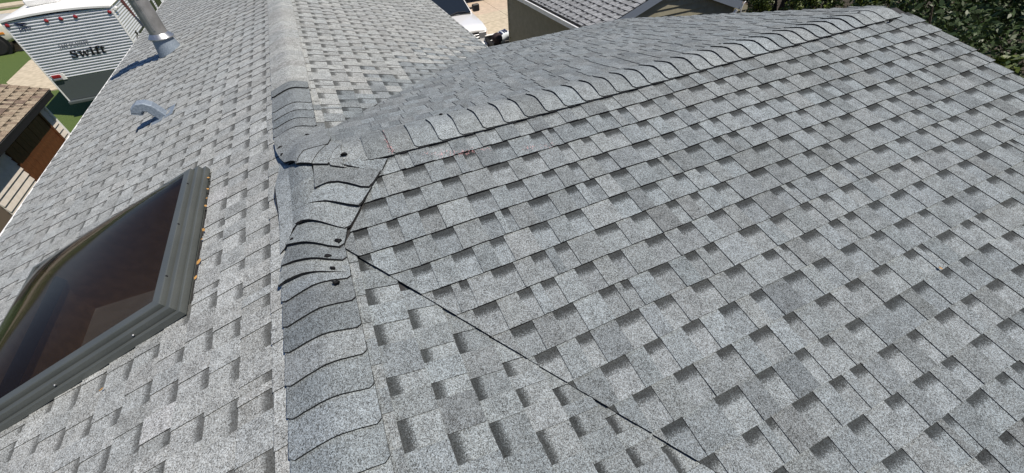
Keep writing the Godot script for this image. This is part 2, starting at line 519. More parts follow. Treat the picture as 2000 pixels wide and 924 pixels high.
# ---------------------------------------------------------------- draped caps
func drape(mb: MB, poly: PackedVector2Array, lift_at: Callable, th: float, tone: Color, off: Vector2) -> void:
	# poly: (x, z) outline; concentric rings down to the centroid, laid over the roof
	var k := poly.size()
	var ctr := Vector2.ZERO
	for p in poly: ctr += p
	ctr /= k
	var rings := 4
	var pos := []; var nor := []
	for r in rings + 1:
		var row := []; var nr := []
		for i in k:
			var p := poly[i].lerp(ctr, float(r) / rings)
			row.append(Vector3(p.x, roof_y(p.x, p.y) + lift_at.call(p), p.y))
			var e := 0.004
			nr.append(Vector3((roof_y(p.x - e, p.y) + lift_at.call(p - Vector2(e, 0)) - roof_y(p.x + e, p.y) - lift_at.call(p + Vector2(e, 0))) / (2 * e), 1.0, (roof_y(p.x, p.y - e) + lift_at.call(p - Vector2(0, e)) - roof_y(p.x, p.y + e) - lift_at.call(p + Vector2(0, e))) / (2 * e)).normalized())
		pos.append(row); nor.append(nr)
	for r in rings:
		for i in k:
			var j := (i + 1) % k
			var ua := Vector2(pos[r][i].x, pos[r][i].z) + off; var ub := Vector2(pos[r][j].x, pos[r][j].z) + off
			var uc := Vector2(pos[r + 1][j].x, pos[r + 1][j].z) + off; var ud := Vector2(pos[r + 1][i].x, pos[r + 1][i].z) + off
			mb.tri(M.gran, pos[r][i], pos[r][j], pos[r + 1][j], nor[r][i], nor[r][j], nor[r + 1][j], ua, ub, uc, tone)
			if r < rings - 1: mb.tri(M.gran, pos[r][i], pos[r + 1][j], pos[r + 1][i], nor[r][i], nor[r + 1][j], nor[r + 1][i], ua, uc, ud, tone)
	for i in k:
		var j := (i + 1) % k
		var a: Vector3 = pos[0][i]; var b: Vector3 = pos[0][j]
		var dn := Vector3(0, -th, 0)
		var en := (b - a).cross(Vector3.UP).normalized()
		if en.dot((a + b) / 2.0 - Vector3(ctr.x, a.y, ctr.y)) < 0: en = -en
		mb.tri(M.core, a, b, b + dn, en, en, en); mb.tri(M.core, a, b + dn, a + dn, en, en, en)
func densify(poly: PackedVector2Array, step: float) -> PackedVector2Array:
	var out := PackedVector2Array()
	for i in poly.size():
		var p := poly[i]; var q := poly[(i + 1) % poly.size()]
		var n := maxi(1, int(ceil(p.distance_to(q) / step)))
		for j in n: out.append(p.lerp(q, float(j) / n))
	return out
func px_poly(px: Array, lift := 0.0) -> PackedVector2Array:
	var out := PackedVector2Array()
	for q in px:
		var p := on_roof(q[0], q[1], lift)
		out.append(Vector2(p.x, p.z))
	return out
# a cap bent over a ridge: grid from butt (t = 0) to head (t = 1), across w = -1 .. 1
func cap(parent: Node, along_z: bool, at: float, dir: float, length: float, half_l: float, half_r: float, h_butt: float, h_head: float, tone: Color, label := "", round_corner := true, skirt := 0.0075) -> void:
	var mb := MB.new()
	var nw := 16; var nt := 4
	var skew := rng.randf_range(-0.006, 0.006)
	var bow := rng.randf_range(-0.003, 0.003)
	var off := Vector2(rng.randf(), rng.randf())
	var pos := []; var xy := []
	for i in nt + 1:
		var row := []
		for j in nw + 1:
			var w := -1.0 + 2.0 * j / nw
			var t := float(i) / nt
			var side := w * (half_r if w > 0 else half_l)
			var start := 0.0
			if round_corner: start = 0.014 * pow(maxf(0.0, (absf(w) - 0.86) / 0.14), 2.0)
			var run := lerpf(start + skew * w + bow * (1 - w * w), length, t)
			var q := Vector2(side, at + dir * run) if along_z else Vector2(at + dir * run, ZC + side)
			var lift := lerpf(h_butt, h_head, t) + (0.004 * (1.0 - t) * rng.randf_range(-0.3, 0.3) if i == 0 else 0.0) - lerpf(h_butt, h_head, t) * (0.10 if along_z else 0.28) * w * w
			row.append(Vector3(q.x, roof_y(q.x, q.y) + lift, q.y))
		pos.append(row)
	var nor := []
	for i in nt + 1:
		var row := []
		for j in nw + 1:
			var n: Vector3 = (pos[mini(i + 1, nt)][j] - pos[maxi(i - 1, 0)][j]).cross(pos[i][mini(j + 1, nw)] - pos[i][maxi(j - 1, 0)])
			if n.y < 0: n = -n
			row.append(n.normalized())
		nor.append(row)
	for i in nt:
		for j in nw:
			var u := [Vector2(j * 0.019, i * length / nt) + off, Vector2((j + 1) * 0.019, i * length / nt) + off, Vector2((j + 1) * 0.019, (i + 1) * length / nt) + off, Vector2(j * 0.019, (i + 1) * length / nt) + off]
			mb.tri(M.gran, pos[i][j], pos[i][j + 1], pos[i + 1][j + 1], nor[i][j], nor[i][j + 1], nor[i + 1][j + 1], u[0], u[1], u[2], tone)
			mb.tri(M.gran, pos[i][j], pos[i + 1][j + 1], pos[i + 1][j], nor[i][j], nor[i + 1][j + 1], nor[i + 1][j], u[0], u[2], u[3], tone)
	var dn := Vector3(0, -skirt, 0)
	var fwd := Vector3(0, 0, -dir) if along_z else Vector3(-dir, 0, 0)
	for j in nw:
		var a: Vector3 = pos[0][j]; var b: Vector3 = pos[0][j + 1]
		mb.tri(M.core, a, b, b + dn, fwd, fwd, fwd); mb.tri(M.core, a, b + dn, a + dn, fwd, fwd, fwd)
	for e in [0, nw]:
		var sd := (Vector3.RIGHT if along_z else Vector3.BACK) * (-1.0 if e == 0 else 1.0)
		for i in nt:
			var a: Vector3 = pos[i][e]; var b: Vector3 = pos[i + 1][e]
			mb.tri(M.core, a, b, b + dn, sd, sd, sd); mb.tri(M.core, a, b + dn, a + dn, sd, sd, sd)
	obj("ridge_cap", mb, parent, label)

# ---------------------------------------------------------------- the house
func slope_dict(o: Vector3, a: Vector3, s: Vector3, n: Vector3, a0: float, a1: float, s0: float, s1: float, clips: Array, tone: Callable, sd: int, lift := 0.0) -> Dictionary:
	var c := clips.duplicate()
	c.append(Vector3(0, 1, s1))
	return {"o": o, "a": a, "s": s, "n": n, "a0": a0, "a1": a1, "s0": s0, "s1": s1, "clips": c, "tone": tone, "seed": sd, "lift": lift}
func deck(mb: MB, sl: Dictionary, poly: Array) -> void:
	var pp := PackedVector2Array()
	for q in poly: pp.append(q)
	for c in sl.clips: pp = clip(pp, c)
	var pts := PackedVector3Array(); var uv := PackedVector2Array()
	for q in pp:
		pts.append(sl.o + sl.a * q.x + sl.s * q.y + sl.n * (sl.lift - 0.008)); uv.append(q)
	if pts.size() > 2: mb.plate(M.felt, M.felt, pts, uv, sl.n, 0.06)

func build_house() -> Node3D:
	var house := thing("house", "house under a grey architectural shingle roof with crossing gable, its ridge caps patched", "house", Vector3.ZERO)
	# walls
	var mb := MB.new()
	mb.box(M.cream, Vector3(-2.45, GY, -13.7), Vector3(2.2, -0.98, 1.9), 0.01)
	mb.box(M.cream, Vector3(2.2, GY, -5.4), Vector3(4.6, -0.95, 1.25), 0.01)
	obj("wall", mb, house)
	var cp := cos(P); var snp := sin(P)
	var valley_n := Vector3(1, snp / tan(Q), -ZC - YC / tan(Q))
	var valley_f := Vector3(-1, snp / tan(QF), ZC - YC / tan(QF))
	var left := slope_dict(Vector3.ZERO, Vector3(0, 0, -1), Vector3(-cp, -snp, 0), Vector3(-snp, cp, 0), -2.0, 14.0, 0.216, 2.94, [], tone_old, 1)
	left.band = M.band_old
	left.hole = Rect2(1.66, 0.74, 1.15, 1.12)
	var right_n := slope_dict(Vector3.ZERO, Vector3(0, 0, -1), Vector3(cp, -snp, 0), Vector3(snp, cp, 0), -2.0, 1.7, 0.164, 2.665, [valley_n], tone_right, 2)
	var right_f := slope_dict(Vector3.ZERO, Vector3(0, 0, -1), Vector3(cp, -snp, 0), Vector3(snp, cp, 0), 2.4, 14.0, 0.164, 2.665, [valley_f], tone_right, 2)
	right_f.band = M.band_old
	var nn := Vector3(0, cos(Q), sin(Q))
	var near_o := Vector3(0, YC, ZC)
	# the cut where the near slope stops at the patched caps
	var c1 := on_plane(752, 308, nn, near_o + nn * 0.018); var c2 := on_plane(668, 488, nn, near_o + nn * 0.018)
	var q1 := Vector2(c1.x, (c1.z - ZC) / cos(Q)); var q2 := Vector2(c2.x, (c2.z - ZC) / cos(Q))
	var dcut := (q2 - q1)
	var hn := Vector2(-absf(dcut.y), dcut.x * signf(dcut.y))
	var cut := Vector3(hn.x, hn.y, hn.dot(q1))
	var near := slope_dict(near_o, Vector3.RIGHT, Vector3(0, -sin(Q), cos(Q)), nn, 0.0, LX, 0.251, 3.4, [Vector3(-tan(P), sin(Q), YC), cut], tone_new, 3, 0.006)
	var far := slope_dict(near_o, Vector3.RIGHT, Vector3(0, -sin(QF), -cos(QF)), Vector3(0, cos(QF), -sin(QF)), 0.0, LX, 0.235, 3.79, [Vector3(-tan(P), sin(QF), YC)], tone_new, 4, 0.004)
	near.lap = true
	# decks
	mb = MB.new()
	var h: Rect2 = left.hole
	deck(mb, left, [Vector2(-2, 0), Vector2(h.position.x, 0), Vector2(h.position.x, 3), Vector2(-2, 3)])
	deck(mb, left, [Vector2(h.end.x, 0), Vector2(14, 0), Vector2(14, 3), Vector2(h.end.x, 3)])
	deck(mb, left, [Vector2(h.position.x, 0), Vector2(h.end.x, 0), Vector2(h.end.x, h.position.y), Vector2(h.position.x, h.position.y)])
	deck(mb, left, [Vector2(h.position.x, h.end.y), Vector2(h.end.x, h.end.y), Vector2(h.end.x, 3), Vector2(h.position.x, 3)])
	deck(mb, right_n, [Vector2(-2, 0), Vector2(2, 0), Vector2(2, 3), Vector2(-2, 3)])
	deck(mb, right_f, [Vector2(1, 0), Vector2(14, 0), Vector2(14, 3), Vector2(1, 3)])
	near.clips.remove_at(1)
	deck(mb, near, [Vector2(0.4, 0), Vector2(LX - 0.02, 0), Vector2(LX - 0.02, 4), Vector2(0.4, 4)])
	near.clips.insert(1, cut)
	deck(mb, far, [Vector2(0.4, 0), Vector2(LX - 0.02, 0), Vector2(LX - 0.02, 4), Vector2(0.4, 4)])
	obj("roof_deck", mb, house)
	# felt over the junction
	mb = MB.new()
	var gx := 30; var gz := 60
	for i in gx:
		for j in gz:
			var c := []
			for k in [[0, 0], [1, 0], [1, 1], [0, 1]]:
				var xx := lerpf(-0.30, 0.75, (i + k[0]) / float(gx)); var zz := lerpf(-3.1, -0.95, (j + k[1]) / float(gz))
				c.append(Vector3(xx, maxf(main_y(xx), cross_y(xx, zz)) - 0.012, zz))
				if cross_y(xx, zz) < main_y(xx) - 0.03 or xx < -0.16: c.clear(); break
			if c.size() < 4: continue
			mb.quad(M.felt, c[0], c[1], c[2], c[3], Vector3.UP)
	obj("underlayment", mb, house)
	lay([left, right_n, right_f, near, far], house, 300)
	# gable boards and drip edges
	mb = MB.new()
	for sg in [-1.0, 1.0]:
		var q := Q if sg > 0 else QF
		var ln := 3.4 if sg > 0 else 3.79
		var s_dir := Vector3(0, -sin(q), cos(q) * sg); var n := Vector3(0, cos(q), sin(q) * sg)
		var a := near_o + Vector3(LX - 0.045, 0, 0)
		var pts := PackedVector3Array([a - n * 0.012, a + s_dir * ln - n * 0.012, a + s_dir * ln - n * 0.16, a - n * 0.16])
		mb.plate(M.white, M.white, pts, PackedVector2Array([Vector2.ZERO, Vector2.ZERO, Vector2.ZERO, Vector2.ZERO]), Vector3.RIGHT, 0.025)
	obj("rake_board", mb, house)
	mb = MB.new()
	var gp := PackedVector3Array(); 
	for q in [[LX - 0.3, YC - 0.05, ZC], [LX - 0.3, -0.95, 1.2], [LX - 0.3, -0.95, -5.4]]: gp.append(Vector3(q[0], q[1], q[2]))
	mb.plate(M.cream, M.cream, gp, PackedVector2Array([Vector2.ZERO, Vector2.ZERO, Vector2.ZERO]), Vector3.RIGHT, 0.05)
	obj("gable_wall", mb, house)
	# gutters
	for sd in [[-1.0, 2.94, -14.0, 2.0], [1.0, 2.665, -14.0, -5.75]]:
		mb = MB.new()
		var x0: float = sd[0] * (sd[1] * cp - 0.01); var y0: float = -sd[1] * snp
		var pr := [Vector2(0, -0.012), Vector2(0.035, -0.004), Vector2(0.042, -0.004), Vector2(0.042, -0.10), Vector2(0.0, -0.12)] if sd[0] < 0 else [Vector2(0, -0.004), Vector2(0.022, -0.002), Vector2(0.026, -0.01), Vector2(0.026, -0.11), Vector2(0.0, -0.12)]
		for i in pr.size() - 1:
			var a := Vector3(x0 + sd[0] * pr[i].x, y0 + pr[i].y, sd[2]); var b := Vector3(x0 + sd[0] * pr[i + 1].x, y0 + pr[i + 1].y, sd[2])
			var d := Vector3(0, 0, sd[3] - sd[2])
			var e: Vector2 = pr[i + 1] - pr[i]
			var n2 := Vector3(-e.y * sd[0], absf(e.x), 0).normalized()
			mb.quad(M.white, a, b, b + d, a + d, n2)
		obj("drip_edge", mb, house)
	# ridge caps: near part of the main ridge, butts towards the camera
	rng.seed = 77
	var z := 1.5665
	while z > -1.30:
		cap(house, true, z, -1.0, 0.19, 0.153, 0.125, 0.022, 0.006, tone_new(0, 0, rng) * 1.08, "", true, 0.008)
		z -= 0.1285
	# new caps just beyond the junction, then the old ones laid the other way
	for zz in [-2.70, -2.82, -2.95, -3.08, -3.36]:
		cap(house, true, zz, -1.0, 0.32, 0.158, 0.115, 0.020, 0.007, tone_new(0, 0, rng) * 0.98)
	z = -3.42
	while z > -13.9:
		cap(house, true, z - 0.15, 1.0, 0.21, 0.16, 0.125, 0.017, 0.008, tone_old(0, 0, rng) * 0.93, "", true, 0.004)
		z -= 0.14 + rng.randf_range(-0.01, 0.01)
	# cross ridge caps, butts facing the main ridge
	var butts := [[719, 312], [766, 298], [813, 288], [860, 277], [904, 266], [948, 254], [992, 243], [1032, 232], [1072, 222], [1108, 211], [1146, 202], [1182, 194], [1214, 185], [1246, 176], [1277, 168], [1310, 159], [1342, 152], [1373, 142], [1401, 135], [1430, 128], [1458, 120], [1485, 114], [1511, 106], [1538, 100], [1563, 93], [1586, 86], [1611, 80], [1635, 73], [1658, 67], [1683, 60], [1702, 54], [1722, 48], [1742, 41]]
	for i in butts.size():
		var xx := on_roof(butts[i][0], butts[i][1], 0.024).x
		cap(house, false, xx, 1.0, minf(0.20, LX + 0.01 - xx), 0.165, 0.138, 0.027 if i < butts.size() - 2 else 0.021, 0.013, tone_new(0, 0, rng) * 1.12, "", true, 0.0058)
	# patched caps around the junction, each traced on the roof surface
	var patches := [
		[[[545, 561], [555, 552], [590, 536], [614, 531], [640, 530], [676, 529], [683, 524], [676, 500], [600, 500], [551, 521]], 0.014],
		[[[550, 522], [575, 512], [605, 505], [640, 506], [668, 507], [677, 500], [670, 474], [610, 470], [560, 480]], 0.018],
		[[[559, 481], [590, 474], [605, 474], [640, 480], [662, 482], [672, 474], [676, 440], [620, 428], [578, 438]], 0.022],
		[[[578, 439], [590, 433], [604, 431], [625, 433], [660, 442], [673, 444], [683, 437], [703, 400], [650, 388], [603, 397]], 0.026],
		[[[602, 398], [620, 394], [636, 392], [650, 394], [682, 401], [701, 403], [708, 396], [725, 362], [670, 350], [627, 352], [612, 368]], 0.030],
		[[[616, 368], [627, 358], [645, 355], [660, 354], [680, 358], [705, 366], [721, 367], [730, 357], [743, 332], [700, 318], [640, 318], [610, 320]], 0.034],
		[[[668, 322], [700, 326], [742, 335], [755, 306], [700, 310]], 0.037],
	]
	var tone: Color
	for pt in patches:
		mb = MB.new()
		tone = tone_new(0, 0, rng) * 1.03
		var nb: int = pt[0].size() - 4
		var rough := px_poly(pt[0], 0.024)
		var bc := Vector2.ZERO; var hc := Vector2.ZERO
		for i in rough.size():
			if i < nb: bc += rough[i] / nb
			else: hc += rough[i] / 4.0
		var lift := func(q: Vector2) -> float: return 0.014 + 0.018 * clampf((q - hc).dot(bc - hc) / (bc - hc).length_squared(), 0.0, 1.15)
		drape(mb, densify(rough, 0.03), lift, 0.013, tone, Vector2(rng.randf(), rng.randf()))
		obj("ridge_cap", mb, house, "patched ridge cap with a lifted wavy edge")
	# bare shingles left of the patched caps
	for pt in [[[[545, 319], [566, 322], [570, 360], [573, 410], [572, 446], [556, 484], [547, 495]], 0.006, 1.25], [[[566, 322], [608, 322], [613, 345], [568, 372]], 0.008, 0.95], [[[568, 372], [613, 345], [616, 366], [604, 398], [571, 412]], 0.010, 0.90], [[[571, 412], [604, 398], [580, 436], [572, 446]], 0.009, 0.98]]:
		mb = MB.new()
		var hi: float = pt[1]
		drape(mb, densify(px_poly(pt[0], hi), 0.03), func(q): return hi, 0.008, tone_new(0, 0, rng) * pt[2], Vector2(rng.randf(), rng.randf()))
		obj("shingle", mb, house)
	# the fan of caps where the cross ridge dies into the main ridge
	for pt in [[[[660, 283], [706, 270], [722, 309], [672, 327], [668, 323]], 0.030], [[[640, 278], [666, 281], [672, 326], [646, 322], [639, 312]], 0.036], [[[596, 288], [645, 276], [664, 282], [650, 296], [640, 319], [606, 319]], 0.038], [[[575, 296], [620, 275], [642, 278], [622, 296], [608, 318], [577, 319]], 0.042], [[[534, 271], [560, 255], [590, 247], [630, 246], [645, 270], [640, 280], [594, 292], [579, 316], [556, 317], [546, 308], [538, 294]], 0.046]]:
		mb = MB.new()
		var hi: float = pt[1]
		drape(mb, densify(px_poly(pt[0], hi - 0.010), 0.03), func(q): return hi - 0.010, 0.012, tone_new(0, 0, rng) * 1.02, Vector2(rng.randf(), rng.randf()))
		obj("ridge_cap", mb, house, "fanned ridge cap piece where the two ridges meet")
	# dabs of black sealant
	for d in [[569, 466, 0.014, 1.0], [661, 468, 0.02, 1.0], [638, 498, 0.016, 0.7], [649, 522, 0.016, 0.8], [654, 550, 0.018, 0.5], [599, 262, 0.018, 0.5], [550, 300, 0.014, 0.9], [545, 287, 0.022, 0.35], [670, 299, 0.024, 0.35], [861, 222, 0.014, 0.6], [1741, 38, 0.026, 0.6], [1678, 23, 0.026, 0.6]]:
		mb = MB.new()
		var ht: float = 0.041 if d[1] < 330 else 0.034
		if d[0] > 800: ht = 0.024
		var c := on_roof(d[0], d[1], ht)
		c.y -= ht
		var outl := PackedVector3Array()
		var n := 11
		for i in n:
			var an := TAU * i / n
			var r: float = d[2] * rng.randf_range(0.35, 1.05)
			var pp := Vector2(c.x + cos(an) * r, c.z + sin(an) * r * d[3])
			outl.append(Vector3(pp.x, roof_y(pp.x, pp.y) + ht - 0.002, pp.y))
		var top := Vector3(c.x, c.y + ht + 0.004, c.z)
		for i in n:
			var a := outl[i]; var b := outl[(i + 1) % n]
			var na := ((a - top).normalized() + Vector3.UP * 1.2).normalized(); var nb := ((b - top).normalized() + Vector3.UP * 1.2).normalized()
			mb.tri(M.tar, top, a, b, Vector3.UP, na, nb)
			var en := ((a + b) / 2.0 - top).normalized()
			mb.tri(M.tar, a, b, b - Vector3(0, 0.012, 0), en, en, en); mb.tri(M.tar, a, b - Vector3(0, 0.012, 0), a - Vector3(0, 0.012, 0), en, en, en)
		obj("sealant_dab", mb, house)
	# specks of red chalk left from a snapped line
	mb = MB.new()
	for ln in [[752, 258, 768, 299, 70], [752, 262, 762, 296, 40], [825, 301, 960, 290, 80], [1020, 289, 1082, 283, 40], [850, 304, 930, 297, 40]]:
		for i in ln[4]:
			var f := rng.randf()
			var lf := 0.024 if ln[0] < 800 else 0.017
			var c := on_roof(lerpf(ln[0], ln[2], f) + rng.randfn() * 2.5, lerpf(ln[1], ln[3], f) + rng.randfn() * 2.5, lf)
			var r := rng.randf_range(0.0008, 0.0022)
			mb.quad(M.chalk, c + Vector3(-r, 0, -r), c + Vector3(r, 0, -r), c + Vector3(r, 0, r), c + Vector3(-r, 0, r), Vector3.UP)
	obj("chalk_marks", mb, house, "faint pink chalk specks along caps and shingles").set_meta("kind", "stuff")
	build_skylight(house, left)
	build_flue(house, left)
	build_vent(house, left)
	return house

func build_skylight(house: Node, sl: Dictionary) -> void:
	var a0 := 1.585; var a1 := 2.87; var s0 := 0.665; var s1 := 1.94
	var at := func(a: float, s: float, h: float) -> Vector3: return sl.o + sl.a * a + sl.s * s + sl.n * h
	# frame: profile swept round the square (inward, height)
	var prof := [Vector2(0.012, -0.005), Vector2(0.012, 0.010), Vector2(0.0, 0.012), Vector2(0.0, 0.042), Vector2(0.003, 0.046), Vector2(0.013, 0.047), Vector2(0.013, 0.040), Vector2(0.018, 0.040), Vector2(0.019, 0.074), Vector2(0.022, 0.078), Vector2(0.040, 0.080), Vector2(0.042, 0.072), Vector2(0.048, 0.072), Vector2(0.050, 0.098), Vector2(0.053, 0.102), Vector2(0.088, 0.105), Vector2(0.093, 0.09)]
	var corner := func(k: int, ins: float, h: float) -> Vector3:
		var aa := a0 + ins if k == 0 or k == 3 else a1 - ins
		var ss := s0 + ins if k < 2 else s1 - ins
		return at.call(aa, ss, h)
	var mid: Vector3 = at.call((a0 + a1) / 2, (s0 + s1) / 2, 0.0)
	var fr := MB.new()
	for k in 4:
		for i in prof.size() - 1:
			var p0: Vector3 = corner.call(k, prof[i].x, prof[i].y); var p1: Vector3 = corner.call((k + 1) % 4, prof[i].x, prof[i].y)
			var p2: Vector3 = corner.call((k + 1) % 4, prof[i + 1].x, prof[i + 1].y); var p3: Vector3 = corner.call(k, prof[i + 1].x, prof[i + 1].y)
			var n := (p1 - p0).cross(p3 - p0).normalized()
			var outw: Vector3 = (p0 + p1) / 2.0 - mid + sl.n * 0.35
			if n.dot(outw) < 0: n = -n
			fr.quad(M.frame, p0, p1, p2, p3, n)
	var frame := obj("skylight", fr, house, "bronze dome skylight in a grey aluminium frame on the sloping roof")
	# acrylic dome: two skins
	var dm := MB.new()
	var n := 28
	var ins := 0.088
	var hgt := func(u: float, v: float) -> float: return 0.103 + 0.088 * pow(maxf(0.0, (1.0 - pow(absf(u), 2.7)) * (1.0 - pow(absf(v), 2.7))), 0.68)
	var grid := []
	for i in n + 1:
		var row := []
		for j in n + 1:
			var u := -1.0 + 2.0 * i / n; var v := -1.0 + 2.0 * j / n
			row.append(at.call(lerpf(a0 + ins, a1 - ins, (u + 1) / 2), lerpf(s0 + ins, s1 - ins, (v + 1) / 2), hgt.call(u, v)))
		grid.append(row)
	var nr := []
	for i in n + 1:
		var row := []
		for j in n + 1:
			var g: Vector3 = (grid[mini(i + 1, n)][j] - grid[maxi(i - 1, 0)][j]).cross(grid[i][mini(j + 1, n)] - grid[i][maxi(j - 1, 0)])
			if g.dot(sl.n) < 0: g = -g
			row.append(g.normalized())
		nr.append(row)
	for i in n:
		for j in n:
			dm.tri(M.dome, grid[i][j], grid[i + 1][j], grid[i + 1][j + 1], nr[i][j], nr[i + 1][j], nr[i + 1][j + 1])
			dm.tri(M.dome, grid[i][j], grid[i + 1][j + 1], grid[i][j + 1], nr[i][j], nr[i + 1][j + 1], nr[i][j + 1])
	for i in n:
		for j in n:
			var dn: Vector3 = sl.n * -0.012
			dm.tri(M.dome, grid[i][j] + dn, grid[i + 1][j] + dn, grid[i + 1][j + 1] + dn, nr[i][j], nr[i + 1][j], nr[i + 1][j + 1])
			dm.tri(M.dome, grid[i][j] + dn, grid[i + 1][j + 1] + dn, grid[i][j + 1] + dn, nr[i][j], nr[i + 1][j + 1], nr[i][j + 1])
	obj("dome", dm, frame, "dark bronze acrylic dome")
	# light shaft with pine lining
	var sh := MB.new()
	var i0 := 1.67; var i1 := 2.79; var j0 := 0.75; var j1 := 1.85
	var c := [at.call(i0, j0, 0.08), at.call(i1, j0, 0.08), at.call(i1, j1, 0.08), at.call(i0, j1, 0.08)]
	for k in 4:
		var p0: Vector3 = c[k]; var p1: Vector3 = c[(k + 1) % 4]
		var q0 := Vector3(p0.x, -1.9, p0.z); var q1 := Vector3(p1.x, -1.9, p1.z)
		var nn := (p1 - p0).cross(q0 - p0).normalized()
		if nn.dot(mid - p0) < 0: nn = -nn
		sh.quad(M.pine, p0, p1, q1, q0, nn)
	sh.quad(M.pine, Vector3(c[0].x, -1.9, c[0].z), Vector3(c[1].x, -1.9, c[1].z), Vector3(c[2].x, -1.9, c[2].z), Vector3(c[3].x, -1.9, c[3].z), Vector3.UP)
	obj("light_shaft", sh, frame)
	# screws
	for k in [0.18, 0.5, 0.82]:
		for e in 2:
			var scr := MB.new()
			var p: Vector3 = at.call(a0 + 0.016, lerpf(s0, s1, k), 0.058) if e == 0 else at.call(lerpf(a0, a1, k), s0 + 0.05, 0.096)
			var d: Vector3 = (sl.n - sl.a).normalized() if e == 0 else sl.n
			scr.tube(M.galv if e == 0 else M.black, PackedVector3Array([p - d * 0.004, p + d * 0.003, p + d * 0.005]), PackedFloat32Array([0.0045, 0.0045, 0.002]), 8)
			obj("screw", scr, frame)

func build_flue(house: Node, sl: Dictionary) -> void:
	var b: Vector3 = on_plane(333, 101, sl.n, sl.o)
	var mb := MB.new()
	# cone of the flashing, its foot cut to the slope
	var seg := 28
	var foot := []; var rim := []
	for i in seg:
		var an := TAU * i / seg
		var d := Vector3(cos(an), 0, sin(an))
		var f := b + d * 0.155
		f.y = tan(P) * f.x + 0.008
		foot.append(f); rim.append(b + d * 0.12 + Vector3(0, 0.19, 0))
	mb.loft(M.bluegalv, [foot, rim], false)
	var base := obj("flue_flashing", mb, house, "grey sheet metal cone flashing around the flue pipe")
	mb = MB.new()
	mb.tube(M.galv, PackedVector3Array([b + Vector3(0, 0.188, 0), b + Vector3(0, 0.198, 0), b + Vector3(0, 0.25, 0)]), PackedFloat32Array([0.152, 0.152, 0.108]), 28, true, true)
	obj("storm_collar", mb, base)
	mb = MB.new()
	mb.tube(M.galv_old, PackedVector3Array([b + Vector3(0, 0.19, 0), b + Vector3(0, 0.66, 0), b + Vector3(0, 0.661, 0), b + Vector3(0, 0.675, 0), b + Vector3(0, 0.676, 0), b + Vector3(0, 1.35, 0)]), PackedFloat32Array([0.105, 0.105, 0.111, 0.111, 0.105, 0.105]), 32)
	mb.box(M.galv_old, b + Vector3(-0.010, 0.3, 0.104), b + Vector3(0.010, 1.34, 0.110))
	obj("flue_pipe", mb, house, "weathered galvanised flue pipe with a lengthwise seam")
	mb = MB.new()
	mb.tube(M.galv_old, PackedVector3Array([b + Vector3(0, 1.33, 0), b + Vector3(0, 1.40, 0), b + Vector3(0, 1.40, 0.0) + Vector3(0, 0.01, 0), b + Vector3(0, 1.52, 0)]), PackedFloat32Array([0.14, 0.16, 0.20, 0.05]), 28)
	obj("rain_cap", mb, house)

func build_vent(house: Node, sl: Dictionary) -> void:
	var b: Vector3 = on_plane(317, 229, sl.n, sl.o)
	var mb := MB.new()
	var path := [Vector2(0.035, -0.02), Vector2(0.0, 0.05), Vector2(-0.035, 0.115), Vector2(-0.065, 0.135), Vector2(-0.10, 0.138), Vector2(-0.135, 0.118), Vector2(-0.150, 0.085)]
	var rings := []
	for i in path.size():
		var d: Vector2 = path[mini(i + 1, path.size() - 1)] - path[maxi(i - 1, 0)]
		var nrm := Vector2(d.y, -d.x).normalized() * 0.042
		var ring := []
		for q in [[1.0, -0.055], [1.0, -0.042], [0.86, -0.055], [-0.7, -0.055], [-1.0, -0.038], [-1.0, 0.038], [-0.7, 0.055], [0.86, 0.055], [1.0, 0.042]]:
			var e: Vector2 = path[i] + nrm * q[0]
			ring.append(b + Vector3(e.x, e.y, q[1]))
		ring.remove_at(0)
		rings.append(ring)
	for i in rings.size() - 1:
		var k: int = rings[i].size()
		for j in k:
			var p0: Vector3 = rings[i][j]; var p1: Vector3 = rings[i][(j + 1) % k]; var p2: Vector3 = rings[i + 1][(j + 1) % k]; var p3: Vector3 = rings[i + 1][j]
			var fn := (p2 - p0).cross(p3 - p1).normalized()
			var c3: Vector3 = b + Vector3(path[i].x, path[i].y, 0)
			if fn.dot((p0 + p1) / 2.0 - c3) < 0: fn = -fn
			mb.quad(M.bluegalv, p0, p1, p2, p3, fn)
	var o := obj("roof_vent", mb, house, "small blue grey sheet metal hood vent")
	mb = MB.new()
	var lastr: Array = rings[rings.size() - 1]
	var up3: Vector3 = (rings[rings.size() - 2][0] - lastr[0]) * 0.25
	var pm := PackedVector3Array(); var um := PackedVector2Array()
	for q in lastr: pm.append(q + up3); um.append(Vector2.ZERO)
	mb.plate(M.black, M.black, pm, um, -up3.normalized(), 0.004)
	obj("vent_mouth", mb, o)
	mb = MB.new()
	var a := Vector3(-0.10, 0, 0)
	var pts := PackedVector3Array(); var uv := PackedVector2Array()
	var ca := -b.z; var cs := -b.y / sin(P)
	for q in [[-0.11, -0.14], [0.11, -0.14], [0.11, 0.1], [-0.11, 0.1]]:
		pts.append(sl.o + sl.a * (ca + q[0]) + sl.s * (cs + q[1]) + sl.n * 0.0115); uv.append(Vector2.ZERO)
	mb.plate(M.bluegalv, M.bluegalv, pts, uv, sl.n, 0.004)
	obj("flashing_plate", mb, o)

